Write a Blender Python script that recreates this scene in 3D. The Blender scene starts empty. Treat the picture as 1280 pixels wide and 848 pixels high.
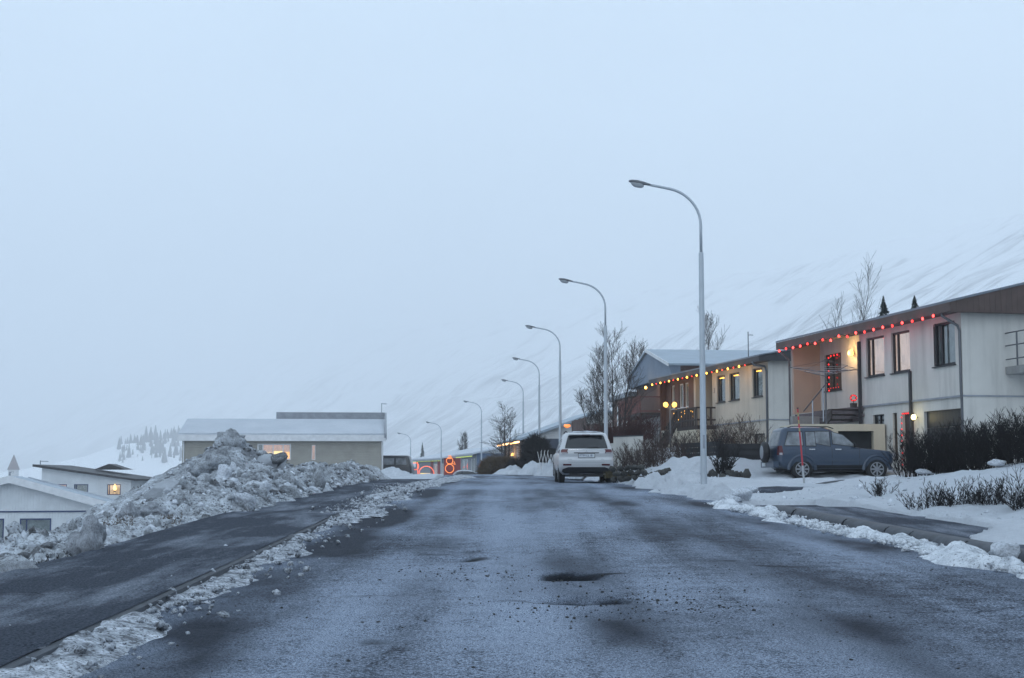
import bpy, bmesh, math, random
import numpy as np
from mathutils import Vector, Matrix
R = math.radians
SC = bpy.context.scene
COL = SC.collection

# ------------------------------------------------------------------ camera
CAM_Z = 1.5
F_PX = 1850.0                       # focal length in photo pixels (photo 1280 wide)
PITCH = math.atan(176.0 / F_PX)     # eye level at row 600
cam_d = bpy.data.cameras.new('camera')
cam_d.sensor_width = 36.0
cam_d.lens = 36.0 * F_PX / 1280.0
cam_d.clip_start = 0.1
cam_d.clip_end = 20000
cam = bpy.data.objects.new('camera', cam_d)
cam.location = (0, 0, CAM_Z)
cam.rotation_euler = (math.pi / 2 + PITCH, 0, 0)
COL.objects.link(cam)
SC.camera = cam

# ------------------------------------------------------------------ sky, sun, exposure
SUN_EL, SUN_AZ = R(22), R(200)
world = bpy.data.worlds.new('World')
SC.world = world
world.use_nodes = True
nt = world.node_tree
bg = nt.nodes['Background']
sky = nt.nodes.new('ShaderNodeTexSky')
sky.sky_type = 'NISHITA'
sky.sun_disc = False
sky.sun_elevation = SUN_EL
sky.sun_rotation = SUN_AZ
overcast = nt.nodes.new('ShaderNodeRGB')
overcast.outputs[0].default_value = (7.9, 9.9, 12.0, 1)       # even low cloud at dusk
mx = nt.nodes.new('ShaderNodeMix')
mx.data_type = 'RGBA'
mx.inputs[0].default_value = 0.92
nt.links.new(sky.outputs[0], mx.inputs[6])
cl_co = nt.nodes.new('ShaderNodeTexCoord'); cl_map = nt.nodes.new('ShaderNodeMapping'); cl_map.inputs['Scale'].default_value = (1.6, 1.6, 4.0)
cl = nt.nodes.new('ShaderNodeTexNoise'); cl.inputs['Scale'].default_value = 1.7; cl.inputs['Detail'].default_value = 5; cl.inputs['Roughness'].default_value = .5
nt.links.new(cl_co.outputs['Generated'], cl_map.inputs[0]); nt.links.new(cl_map.outputs[0], cl.inputs['Vector'])
cl_r = nt.nodes.new('ShaderNodeMapRange'); cl_r.inputs[1].default_value = .3; cl_r.inputs[2].default_value = .7; cl_r.inputs[3].default_value = .90; cl_r.inputs[4].default_value = 1.08
nt.links.new(cl.outputs['Fac'], cl_r.inputs[0])
cl_m = nt.nodes.new('ShaderNodeVectorMath'); cl_m.operation = 'SCALE'      # soft unevenness of the cloud
nt.links.new(overcast.outputs[0], cl_m.inputs[0]); nt.links.new(cl_r.outputs[0], cl_m.inputs['Scale'])
nt.links.new(cl_m.outputs[0], mx.inputs[7])
nt.links.new(mx.outputs[2], bg.inputs['Color'])
bg.inputs['Strength'].default_value = 0.1

sun_d = bpy.data.lights.new('sun', 'SUN')
sun_d.energy = 0.5
sun_d.angle = R(35)
sun_d.color = (1.0, 0.985, 0.96)
sun = bpy.data.objects.new('sun', sun_d)
sun.rotation_euler = (math.pi / 2 - SUN_EL, 0, math.pi - SUN_AZ)
sun.location = (0, 0, 60)
COL.objects.link(sun)

SC.view_settings.view_transform = 'Standard'
SC.view_settings.look = 'None'
SC.view_settings.exposure = 0.13
SC.view_settings.gamma = 1.0
SC.view_settings.use_curve_mapping = False
SC.cycles.use_denoising = True
SC.cycles.max_bounces = 8
SC.cycles.diffuse_bounces = 3
SC.cycles.glossy_bounces = 3
SC.cycles.transmission_bounces = 4
SC.cycles.volume_bounces = 3
SC.cycles.transparent_max_bounces = 16
SC.cycles.sample_clamp_indirect = 4.0
SC.cycles.caustics_reflective = False
SC.cycles.caustics_refractive = False

rng = random.Random(7)
npr = np.random.default_rng(7)

# ------------------------------------------------------------------ helpers
def at(x, y, Y):
    """photo pixel -> world point on that ray at depth Y"""
    cx, cy = (x - 640) / F_PX, (424 - y) / F_PX
    d = (cx, math.cos(PITCH) - cy * math.sin(PITCH), math.sin(PITCH) + cy * math.cos(PITCH))
    k = Y / d[1]
    return Vector((d[0] * k, Y, CAM_Z + d[2] * k))

def tag(o, label=None, cat=None, group=None, kind=None):
    if label: o['label'] = label
    if cat: o['category'] = cat
    if group: o['group'] = group
    if kind: o['kind'] = kind
    return o

def thing(name, label, cat, loc=(0, 0, 0), rz=0.0, group=None):
    o = bpy.data.objects.new(name, None)
    o.empty_display_size = 0.2
    COL.objects.link(o)
    o.location = loc
    o.rotation_euler = (0, 0, rz)
    return tag(o, label, cat, group)

def link(name, me, mat=None, parent=None, loc=None, rot=None):
    if mat is not None and not me.materials:
        me.materials.append(M[mat] if isinstance(mat, str) else mat)
    o = bpy.data.objects.new(name, me)
    COL.objects.link(o)
    if parent: o.parent = parent
    if loc is not None: o.location = loc
    if rot is not None: o.rotation_euler = rot
    return o

def copy_tree(o, parent=None):
    c = o.copy()
    COL.objects.link(c)
    if parent: c.parent = parent
    for ch in o.children:
        copy_tree(ch, c)
    return c

class MB:
    def __init__(s): s.v, s.f = [], []
    def add(s, vs, fs):
        n = len(s.v)
        s.v.extend([tuple(p) for p in vs])
        s.f.extend([tuple(i + n for i in f) for f in fs])
        return s
    def box(s, x0, x1, y0, y1, z0, z1):
        return s.add([(x0,y0,z0),(x1,y0,z0),(x1,y1,z0),(x0,y1,z0),(x0,y0,z1),(x1,y0,z1),(x1,y1,z1),(x0,y1,z1)],
                     [(0,3,2,1),(4,5,6,7),(0,1,5,4),(1,2,6,5),(2,3,7,6),(3,0,4,7)])
    def obox(s, c, hx, hy, hz):
        """oriented box: centre c and three half-vectors"""
        c, hx, hy, hz = map(Vector, (c, hx, hy, hz))
        vs = [c + a*hx + b*hy + d*hz for d in (-1, 1) for a, b in ((-1,-1),(1,-1),(1,1),(-1,1))]
        return s.add(vs, [(0,3,2,1),(4,5,6,7),(0,1,5,4),(1,2,6,5),(2,3,7,6),(3,0,4,7)])
    def bar(s, a, b, w, h, up=(0,0,1)):
        a, b = Vector(a), Vector(b)
        d = (b - a)
        up = Vector(up)
        if abs(d.normalized().dot(up)) > .98: up = Vector((1, 0, 0))
        side = d.cross(up).normalized()
        u2 = side.cross(d).normalized()
        return s.obox((a + b) / 2, d / 2, side * w / 2, u2 * h / 2)
    def tube(s, pts, rad, n=8, cap=True):
        pts = [Vector(p) for p in pts]
        if not isinstance(rad, (list, tuple)): rad = [rad] * len(pts)
        rings, prev = [], None
        for i, p in enumerate(pts):
            d = (pts[min(i+1, len(pts)-1)] - pts[max(i-1, 0)]).normalized()
            ref = Vector((0, 0, 1)) if abs(d.z) < .9 else Vector((1, 0, 0))
            if prev is not None:
                a = (prev - d * prev.dot(d))
                a = a.normalized() if a.length > 1e-5 else d.cross(ref).normalized()
            else: a = d.cross(ref).normalized()
            prev = a
            b = d.cross(a)
            rings.append([p + (a*math.cos(2*math.pi*k/n) + b*math.sin(2*math.pi*k/n)) * rad[i] for k in range(n)])
        vs = [q for r in rings for q in r]
        fs = [(i*n+k, i*n+(k+1)%n, (i+1)*n+(k+1)%n, (i+1)*n+k) for i in range(len(pts)-1) for k in range(n)]
        if cap:
            fs.append(tuple(range(n-1, -1, -1)))
            fs.append(tuple((len(pts)-1)*n + k for k in range(n)))
        return s.add(vs, fs)
    def prism(s, poly, ext):
        """polygon (3D points) extruded by vector"""
        p = [Vector(q) for q in poly]; e = Vector(ext); n = len(p)
        return s.add(p + [q + e for q in p],
                     [tuple(range(n-1, -1, -1)), tuple(range(n, 2*n))] + [(i, (i+1)%n, n+(i+1)%n, n+i) for i in range(n)])
    def lathe(s, prof, c=(0,0,0), n=20, axis='z'):
        vs = []
        for r, h in prof:
            for k in range(n):
                a = 2*math.pi*k/n
                q = (r*math.cos(a), r*math.sin(a), h)
                if axis == 'x': q = (h, q[0], q[1])
                if axis == 'y': q = (q[1], h, q[0])
                vs.append((c[0]+q[0], c[1]+q[1], c[2]+q[2]))
        m = len(prof)
        fs = [(i*n+k, i*n+(k+1)%n, (i+1)*n+(k+1)%n, (i+1)*n+k) for i in range(m-1) for k in range(n)]
        fs.append(tuple(range(n-1, -1, -1))); fs.append(tuple((m-1)*n+k for k in range(n)))
        return s.add(vs, fs)
    def mesh(s, smooth=False, fix=True):
        me = bpy.data.meshes.new('m')
        me.from_pydata(s.v, [], s.f)
        if fix:
            bm = bmesh.new(); bm.from_mesh(me)
            bmesh.ops.recalc_face_normals(bm, faces=bm.faces)
            bm.to_mesh(me); bm.free()
        if smooth: me.polygons.foreach_set('use_smooth', [True]*len(me.polygons))
        me.update()
        return me
    def build(s, name, mat, parent=None, smooth=False, fix=True):
        me = s.mesh(smooth, fix); me.name = name
        return link(name, me, mat, parent)

def grid_mesh(P, smooth=True):
    """P: (rows, cols, 3) array -> mesh of quads"""
    r, c = P.shape[:2]
    me = bpy.data.meshes.new('grid')
    idx = np.arange(r*c).reshape(r, c)
    q = np.stack([idx[:-1,:-1], idx[:-1,1:], idx[1:,1:], idx[1:,:-1]], -1).reshape(-1, 4)
    me.vertices.add(r*c); me.vertices.foreach_set('co', P.reshape(-1).astype(np.float32))
    me.loops.add(q.size); me.loops.foreach_set('vertex_index', q.reshape(-1).astype(np.int32))
    me.polygons.add(len(q)); me.polygons.foreach_set('loop_start', np.arange(0, q.size, 4, dtype=np.int32))
    me.update(calc_edges=True)
    me.polygons.foreach_set('use_smooth', np.full(len(q), smooth))
    me.validate()
    return me

def segs_mesh(S, n=3):
    """S: list of (p0, p1, r0, r1) -> one mesh of thin prisms"""
    A = np.array([[*a, *b, r0, r1] for a, b, r0, r1 in S], dtype=np.float64)
    p0, p1, r0, r1 = A[:, :3], A[:, 3:6], A[:, 6:7], A[:, 7:8]
    d = p1 - p0
    d /= np.maximum(np.linalg.norm(d, axis=1, keepdims=True), 1e-9)
    ref = np.where(np.abs(d[:, 2:3]) < .9, np.array([[0, 0, 1.]]), np.array([[1., 0, 0]]))
    a = np.cross(d, ref); a /= np.linalg.norm(a, axis=1, keepdims=True)
    b = np.cross(d, a)
    V = np.zeros((len(A), 2, n, 3))
    for k in range(n):
        o = a*math.cos(2*math.pi*k/n) + b*math.sin(2*math.pi*k/n)
        V[:, 0, k] = p0 + o*r0; V[:, 1, k] = p1 + o*r1
    base = (np.arange(len(A)) * 2*n)[:, None]
    qs = [np.concatenate([base+k, base+(k+1) % n, base+n+(k+1) % n, base+n+k], 1) for k in range(n)]
    q = np.stack(qs, 1).reshape(-1, 4)
    me = bpy.data.meshes.new('twigs')
    me.vertices.add(V.size//3); me.vertices.foreach_set('co', V.reshape(-1).astype(np.float32))
    me.loops.add(q.size); me.loops.foreach_set('vertex_index', q.reshape(-1).astype(np.int32))
    me.polygons.add(len(q)); me.polygons.foreach_set('loop_start', np.arange(0, q.size, 4, dtype=np.int32))
    me.update(calc_edges=True)
    return me

# value noise (numpy)
_perm = npr.random((64, 64, 64))
def vnoise(x, y, z=0.0):
    x, y = np.broadcast_arrays(np.asarray(x, float), np.asarray(y, float))
    z = np.broadcast_to(np.asarray(z, float), x.shape)
    xi, yi, zi = np.floor(x).astype(int), np.floor(y).astype(int), np.floor(z).astype(int)
    fx, fy, fz = x-xi, y-yi, z-zi
    fx, fy, fz = [t*t*(3-2*t) for t in (fx, fy, fz)]
    g = lambda i, j, k: _perm[(xi+i) % 64, (yi+j) % 64, (zi+k) % 64]
    l = lambda a, b, t: a+(b-a)*t
    return l(l(l(g(0,0,0), g(1,0,0), fx), l(g(0,1,0), g(1,1,0), fx), fy),
             l(l(g(0,0,1), g(1,0,1), fx), l(g(0,1,1), g(1,1,1), fx), fy), fz) * 2 - 1
def fbm(x, y, z=0.0, o=4):
    s, a = 0, 1
    for i in range(o):
        s = s + a*vnoise(np.asarray(x)*2**i + 17*i, np.asarray(y)*2**i + 5*i, np.asarray(z)*2**i + 3*i); a *= .5
    return s
def sstep(a, b, x):
    t = np.clip((np.asarray(x, float)-a)/(b-a), 0, 1)
    return t*t*(3-2*t)

# ------------------------------------------------------------------ materials
M = {}
class NT:
    def __init__(s, name):
        m = bpy.data.materials.new(name); m.use_nodes = True
        s.m, s.t = m, m.node_tree
        s.bsdf = s.t.nodes['Principled BSDF']
        s.co = None
        M[name] = m
    def n(s, typ, **kw):
        nd = s.t.nodes.new(typ)
        for k, v in kw.items(): setattr(nd, k, v)
        return nd
    def l(s, a, b): s.t.links.new(a, b)
    def coords(s, scale=(1,1,1), kind='Object', rot=(0,0,0)):
        tc = s.n('ShaderNodeTexCoord'); mp = s.n('ShaderNodeMapping')
        s.l(tc.outputs[kind], mp.inputs['Vector'])
        mp.inputs['Scale'].default_value = scale
        mp.inputs['Rotation'].default_value = rot
        return mp.outputs[0]
    def noise(s, scale, vec=None, detail=4, rough=.55, stretch=(1,1,1)):
        nd = s.n('ShaderNodeTexNoise')
        nd.inputs['Scale'].default_value = scale
        nd.inputs['Detail'].default_value = detail
        nd.inputs['Roughness'].default_value = rough
        s.l(vec if vec is not None else s.coords(stretch), nd.inputs['Vector'])
        return nd.outputs['Fac']
    def ramp(s, fac, stops):
        r = s.n('ShaderNodeValToRGB')
        e = r.color_ramp.elements
        while len(e) < len(stops): e.new(.5)
        for el, (p, c) in zip(e, stops):
            el.position = p
            el.color = (c, c, c, 1) if isinstance(c, (int, float)) else (*c, 1)
        s.l(fac, r.inputs[0])
        return r.outputs[0]
    def mix(s, fac, a, b, mode='MIX'):
        m = s.n('ShaderNodeMix', data_type='RGBA', blend_type=mode)
        for inp, v in ((0, fac), (6, a), (7, b)):
            if isinstance(v, (int, float)): m.inputs[inp].default_value = v if inp == 0 else (v, v, v, 1)
            elif isinstance(v, tuple): m.inputs[inp].default_value = (*v, 1)
            else: s.l(v, m.inputs[inp])
        return m.outputs[2]
    def math(s, op, a, b):
        m = s.n('ShaderNodeMath', operation=op)
        for i, v in enumerate((a, b)):
            if isinstance(v, (int, float)): m.inputs[i].default_value = v
            else: s.l(v, m.inputs[i])
        return m.outputs[0]
    def base(s, c):
        if isinstance(c, tuple): s.bsdf.inputs['Base Color'].default_value = (*c, 1)
        else: s.l(c, s.bsdf.inputs['Base Color'])
        return s
    def rough(s, v):
        if isinstance(v, (int, float)): s.bsdf.inputs['Roughness'].default_value = v
        else: s.l(v, s.bsdf.inputs['Roughness'])
        return s
    def bump(s, fac, dist=.02, strength=.6):
        b = s.n('ShaderNodeBump')
        b.inputs['Distance'].default_value = dist
        b.inputs['Strength'].default_value = strength
        s.l(fac, b.inputs['Height'])
        s.l(b.outputs[0], s.bsdf.inputs['Normal'])
        return s

def plain(name, c, rough=.7, var=.25, scale=3.0, metal=0.0, bump=0.0, spec=None):
    """a paint or stone colour with uneven wear"""
    t = NT(name)
    f = t.noise(scale, detail=5)
    lo = tuple(x*(1-var) for x in c); hi = tuple(min(1, x*(1+var*.6)) for x in c)
    t.base(t.ramp(f, [(.3, lo), (.7, hi)])).rough(rough)
    t.bsdf.inputs['Metallic'].default_value = metal
    if spec is not None: t.bsdf.inputs['Specular IOR Level'].default_value = spec
    if bump: t.bump(t.noise(scale*12, detail=6), bump)
    return t

def glow(name, c, strength):
    """a lit curtain: folds and uneven light"""
    t = NT(name); t.base(c).rough(.9)
    f = t.math('ADD', t.noise(3.5, detail=3, stretch=(3,3,.4)), t.math('MULTIPLY', t.noise(1.3, detail=3), .8))
    t.bsdf.inputs['Emission Color'].default_value = (*c, 1)
    t.l(t.math('MULTIPLY', t.ramp(f, [(.55, .25), (1.15, 1.6)]), strength), t.bsdf.inputs['Emission Strength'])
    return t
def lit(name, c, strength):
    t = NT(name)
    t.base(tuple(min(1, x) for x in c)).rough(.4)
    t.bsdf.inputs['Emission Color'].default_value = (*c, 1)
    t.bsdf.inputs['Emission Strength'].default_value = strength
    return t

# snow
t = NT('snow')
n1 = t.noise(.35, detail=5); n2 = t.noise(9, detail=6, rough=.65)
t.base(t.mix(t.ramp(n2, [(.35, 0), (.75, .5)]), t.ramp(n1, [(.3, (.59,.64,.70)), (.65, (.71,.75,.81))]), (.50,.53,.58)))
t.rough(.75).bump(t.math('ADD', t.math('ADD', n2, t.noise(40, detail=4)), t.math('MULTIPLY', t.noise(2.2, detail=6, rough=.6), 2.2)), .09, .9)
# dirty ploughed snow: white, grey, with brown grit
t = NT('dirty_snow')
n1 = t.noise(1.1, detail=8, rough=.7); n2 = t.noise(6, detail=8, rough=.75); n3 = t.noise(28, detail=4)
sepz = t.n('ShaderNodeSeparateXYZ'); t.l(t.coords(), sepz.inputs[0])
n1 = t.math('ADD', n1, t.math('MULTIPLY', t.math('SUBTRACT', sepz.outputs[2], 1.0), -.045))
c1 = t.ramp(n1, [(.34, (.22,.235,.26)), (.46, (.43,.46,.50)), (.57, (.66,.71,.77))])
c2 = t.mix(t.ramp(n2, [(.37, .8), (.50, 0)]), c1, (.125,.13,.14))
t.base(t.mix(t.ramp(n3, [(.36, .8), (.46, 0)]), c2, (.05,.05,.05)))
t.rough(.85).bump(t.math('ADD', n2, n3), .07, .9)
t = NT('kerb_snow')
n2 = t.noise(5, detail=8, rough=.7); n3 = t.noise(35, detail=3)
t.base(t.mix(t.ramp(n3, [(.34, .7), (.42, 0)]), t.ramp(n2, [(.34, (.34,.37,.41)), (.46, (.60,.64,.69)), (.6, (.74,.78,.83))]), (.10,.105,.115))).rough(.8).bump(t.math('ADD', n2, n3), .05, .8)
t = NT('dirt_crust')
n2 = t.noise(7, detail=8, rough=.75); n3 = t.noise(30, detail=4)
c = t.ramp(n2, [(.36, (.06,.062,.068)), (.50, (.18,.19,.205)), (.64, (.45,.48,.52))])
t.base(c).rough(.9).bump(t.math('ADD', n2, n3), .06, .9)
t = NT('clean_chunk')
n2 = t.noise(5, detail=7, rough=.7)
t.base(t.ramp(n2, [(.33, (.28,.30,.33)), (.5, (.56,.60,.66)), (.62, (.72,.76,.82))])).rough(.8).bump(n2, .06, .8)
# road: worn asphalt under frost and packed ice
t = NT('icy_asphalt')
big = t.noise(.16, detail=4, stretch=(1.6,.7,1)); trk = t.noise(.9, detail=5, rough=.6, stretch=(1.5,.07,1))
mid = t.noise(3.2, detail=7, rough=.7); fine = t.noise(38, detail=5, rough=.75); grit = t.noise(95, detail=2)
cover = t.math('ADD', t.math('ADD', t.math('MULTIPLY', big, .75), t.math('MULTIPLY', trk, .55)), t.math('MULTIPLY', mid, .45))
cover = t.math('ADD', cover, t.math('MULTIPLY', fine, 1.35))
mr = t.n('ShaderNodeMapRange'); t.l(cover, mr.inputs[0])
mr.inputs[1].default_value = 1.34; mr.inputs[2].default_value = 1.60
bare = t.n('ShaderNodeAttribute', attribute_name='bare')
frost = t.math('MULTIPLY', mr.outputs[0], t.math('SUBTRACT', 1.0, bare.outputs['Fac']))
deep = t.n('ShaderNodeAttribute', attribute_name='deep')
asph = t.ramp(fine, [(.35, (.008,.010,.016)), (.65, (.042,.051,.072))])
ice = t.ramp(grit, [(.40, (.09,.115,.165)), (.57, (.40,.465,.57))])
speck = t.ramp(t.noise(60, detail=2), [(.29, 1), (.34, 0)])
t.base(t.mix(deep.outputs['Fac'], t.mix(speck, t.mix(frost, asph, ice), (.008,.009,.012)), (.005,.006,.008)))
t.rough(t.ramp(frost, [(0, .55), (1, .7)])).bump(t.math('ADD', fine, t.math('MULTIPLY', grit, .7)), .012, .9)
t.bsdf.inputs['Specular IOR Level'].default_value = .02
# pavements: dark, damp, with a streaky film of snow
t = NT('damp_pavement')
fine = t.noise(45, detail=4, rough=.7); strk = t.noise(1.5, detail=6, rough=.62, stretch=(1,.16,1)); mid = t.noise(.5, detail=4)
a = t.ramp(fine, [(.36, (.012,.015,.022)), (.64, (.078,.091,.118))])
f = t.ramp(t.math('ADD', t.math('MULTIPLY', strk, .7), t.math('MULTIPLY', mid, .3)), [(.48, 0), (.66, .8)])
t.base(t.mix(t.math('MULTIPLY', f, t.ramp(fine, [(.40, .25), (.60, 1.0)])), a, (.36,.40,.47))).rough(.7).bump(fine, .01, .9)
t.bsdf.inputs['Specular IOR Level'].default_value = .02
t = NT('slush')
n2 = t.noise(7, detail=8, rough=.7); n3 = t.noise(40, detail=3)
c = t.ramp(n2, [(.38, (.12,.13,.15)), (.49, (.40,.435,.485)), (.62, (.68,.72,.79))])
t.base(t.mix(t.ramp(n3, [(.38, .85), (.48, 0)]), c, (.05,.055,.06))).rough(.8).bump(t.math('ADD', n2, n3), .05, .8)
plain('kerb_stone', (.060,.068,.082), .7, .35, 4, bump=.01)
t = NT('puddle'); t.base((.03,.035,.04)).rough(.06)
plain('gravel', (.035,.035,.037), .85, .4, 30)
plain('wet_hole', (.005,.005,.006), .85, .3, 20, spec=.05)
t = NT('packed_snow'); n2 = t.noise(3, detail=8, rough=.75); n3 = t.noise(16, detail=5)
t.base(t.mix(t.ramp(n3, [(.36, .6), (.48, 0)]), t.ramp(n2, [(.34, (.24,.26,.29)), (.5, (.44,.47,.52)), (.66, (.62,.66,.72))]), (.12,.12,.12))).rough(.85).bump(t.math('ADD', n2, n3), .06, .9)
# mountain: snow with bare ledges along the slope
t = NT('mountain_snow')
att = t.n('ShaderNodeAttribute', attribute_name='strata')
sx = t.n('ShaderNodeMapping'); t.l(att.outputs['Vector'], sx.inputs['Vector'])
def led(scale, sc, det=6):
    mp = t.n('ShaderNodeMapping'); t.l(att.outputs['Vector'], mp.inputs['Vector']); mp.inputs['Scale'].default_value = sc
    return t.noise(scale, mp.outputs[0], det, .65)
l1 = led(1.0, (.0063,.023,0), 5); l2 = led(1.0, (.002,.0029,0), 3); l3 = led(1.0, (.017,.068,0), 4)
sepd = t.n('ShaderNodeSeparateXYZ'); t.l(att.outputs['Vector'], sepd.inputs[0])
high = t.math('MULTIPLY', sepd.outputs[2], -.0001)
v = t.math('ADD', t.math('ADD', t.math('MULTIPLY', l1, .6), high), t.math('ADD', t.math('MULTIPLY', l2, .45), t.math('MULTIPLY', l3, .3)))
mr = t.n('ShaderNodeMapRange'); t.l(v, mr.inputs[0]); mr.inputs[1].default_value = .60; mr.inputs[2].default_value = .76
t.base(t.mix(mr.outputs[0], (.83,.85,.88), (.10,.10,.11))).rough(.9)
# buildings
def plaster(name, c, streak=.18):
    t = NT(name)
    n1 = t.noise(.8, detail=5); n2 = t.noise(3, detail=6, stretch=(1,1,.12)); n3 = t.noise(60, detail=3)
    cc = t.mix(t.ramp(n2, [(.45, 0), (.75, streak*2)]), t.ramp(n1, [(.3, tuple(x*.88 for x in c)), (.7, c)]), tuple(x*.62 for x in c))
    t.base(cc).rough(.9).bump(n3, .012, .5)
plaster('plaster_white', (.60,.585,.545), .35); plaster('plaster_cream', (.50,.455,.385), .3); plaster('plaster_pink_and_lit', (.46,.37,.31), .1)  # pink serves a pinkish house, and walls with warm light in their colour
plaster('render_grey', (.5,.5,.5)); plaster('render_beige', (.62,.56,.44), .1)
def board(name, c, axis, pitch, rough=.7):
    """painted cladding: grooves every `pitch` metres across axis"""
    t = NT(name)
    sep = t.n('ShaderNodeSeparateXYZ'); t.l(t.coords(), sep.inputs[0])
    w = t.n('ShaderNodeMath', operation='PINGPONG')
    if axis == 'h':
        h = t.math('ADD', sep.outputs[0], sep.outputs[1]); t.l(h, w.inputs[0])
    else: t.l(sep.outputs[2], w.inputs[0])
    w.inputs[1].default_value = pitch/2
    g = t.ramp(t.math('DIVIDE', w.outputs[0], pitch/2), [(.02, 0), (.14, 1)])
    n1 = t.noise(1.2, detail=5)
    cc = t.ramp(n1, [(.3, tuple(x*.82 for x in c)), (.7, c)])
    t.base(cc).rough(rough).bump(g, .02, .9)
board('cladding_brown', (.15,.075,.052), 'h', .14); board('cladding_pale', (.68,.71,.73), 'h', .16)
board('cladding_bluegrey', (.19,.24,.31), 'h', .2); board('block_beige', (.36,.345,.305), 'z', .2, .9)
board('cladding_blue', (.13,.19,.29), 'z', .16); board('cladding_red', (.28,.05,.05), 'z', .16); board('cladding_darkbrown', (.13,.066,.047), 'h', .14)
board('roof_metal', (.33,.40,.47), 'h', .22, .45); board('cladding_navy', (.07,.085,.12), 'z', .16); board('garage_panel', (.006,.007,.010), 'h', .2, .5)
board('cladding_white', (.62,.63,.63), 'z', .16); board('cladding_grey', (.27,.29,.31), 'z', .16); board('roof_slate', (.17,.20,.24), 'h', .3, .5)
plain('trim_white', (.66,.67,.68), .6, .12); plain('trim_dark', (.035,.035,.04), .6, .2); plain('trim_brown', (.075,.048,.040), .6, .25)
plain('trim_grey', (.26,.28,.31), .5, .2); plain('drainpipe', (.10,.105,.115), .5, .2); plain('wood_dark', (.040,.028,.024), .7, .35, 6)
plain('wood_red', (.17,.05,.04), .7, .3, 6); plain('wood_grey', (.105,.082,.085), .8, .3, 5); plain('wood_fence', (.10,.062,.052), .8, .3, 4)
plain('fence_black', (.016,.016,.019), .7, .3, 4); plain('concrete', (.27,.27,.265), .85, .25, 2, bump=.01); plain('stone', (.055,.055,.052), .9, .45, 2.5, bump=.03)
plain('moss', (.085,.07,.035), .95, .4, 6); plain('grass_dry', (.17,.13,.05), .95, .3, 8)
plain('curtain_pale', (.78,.78,.78), .9, .15, 4); plain('curtain_rose', (.75,.60,.52), .9, .2, 2); plain('room_dark', (.02,.022,.026), .9, .3); plain('curtain_net', (.32,.34,.34), .9, .4, 3)
plain('window_dark', (.012,.013,.016), .5, .2)
t = NT('glass')          # window pane: clear with a sheen
t.t.nodes.remove(t.bsdf)
tr = t.n('ShaderNodeBsdfTransparent'); gl = t.n('ShaderNodeBsdfGlossy'); gl.inputs['Roughness'].default_value = .03
tr.inputs[0].default_value = (.82,.86,.86,1)
lw = t.n('ShaderNodeLayerWeight'); lw.inputs['Blend'].default_value = .5
ms = t.n('ShaderNodeMixShader'); t.l(t.math('ADD', t.math('MULTIPLY', t.math('POWER', lw.outputs['Facing'], 3.0), .5), .12), ms.inputs[0]); t.l(tr.outputs[0], ms.inputs[1]); t.l(gl.outputs[0], ms.inputs[2])
t.l(ms.outputs[0], t.t.nodes['Material Output'].inputs['Surface'])
# metal, cars
plain('lamp_pole', (.42,.46,.50), .45, .12, 2, metal=.3); plain('lamp_head', (.13,.14,.155), .5, .15); t = NT('lamp_lens'); t.base((.34,.36,.38)).rough(.15)
def carpaint(name, c, coat=.6, dirt=(.12,.12,.12)):
    t = NT(name)
    n1 = t.noise(2.2, detail=6); sep = t.n('ShaderNodeSeparateXYZ'); t.l(t.coords(), sep.inputs[0])
    low = t.ramp(t.math('ADD', sep.outputs[2], t.math('MULTIPLY', n1, .6)), [(.62, .55), (1.15, .05)])
    t.base(t.mix(t.math('MULTIPLY', low, n1), c, dirt)).rough(.3)
    t.bsdf.inputs['Coat Weight'].default_value = coat; t.bsdf.inputs['Coat Roughness'].default_value = .12
carpaint('paint_white', (.50,.51,.525), .5, (.25,.25,.25)); carpaint('paint_blue', (.016,.036,.072), .3, (.10,.11,.12)); carpaint('paint_black', (.018,.020,.026), .5, (.05,.05,.05))
t = NT('car_glass'); t.base((.012,.014,.017)).rough(.06); t.bsdf.inputs['Coat Weight'].default_value = .3
t = NT('car_glass_frosted'); t.base(t.ramp(t.noise(3, detail=5), [(.35, (.09,.10,.11)), (.65, (.24,.26,.28))])).rough(.35)
plain('rubber', (.012,.012,.013), .85, .3, 20); plain('plastic_black', (.009,.009,.011), .6, .2, 8); plain('alloy', (.26,.27,.29), .35, .15, 6, metal=.8)
t = NT('tail_red'); t.base((.09,.012,.018)).rough(.15); t = NT('tail_clear'); t.base((.34,.33,.35)).rough(.2); t = NT('reflector_red'); t.base((.07,.008,.014)).rough(.25)
plain('plate_white', (.60,.63,.66), .4, .1); plain('plate_blue', (.02,.04,.12), .5, .1); plain('chrome', (.55,.56,.58), .15, .05, metal=1.0); plain('seat_grey', (.11,.115,.12), .9, .2)
# plants
plain('bark', (.050,.042,.038), .95, .35, 5); plain('twig_dark', (.010,.008,.009), .95, .35, 4); plain('twig_brown', (.075,.052,.045), .95, .35, 4); plain('twig_red', (.075,.030,.026), .95, .35, 4)
plain('twig_straw', (.12,.085,.05), .95, .35, 4); plain('needles', (.022,.035,.030), .95, .35, 3); plain('leaf_evergreen', (.020,.024,.020), .9, .4, 3); plain('needles_misted', (.07,.08,.09), .95, .3, .1)  # far needles paler and greyer: mist put into the colour
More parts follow.
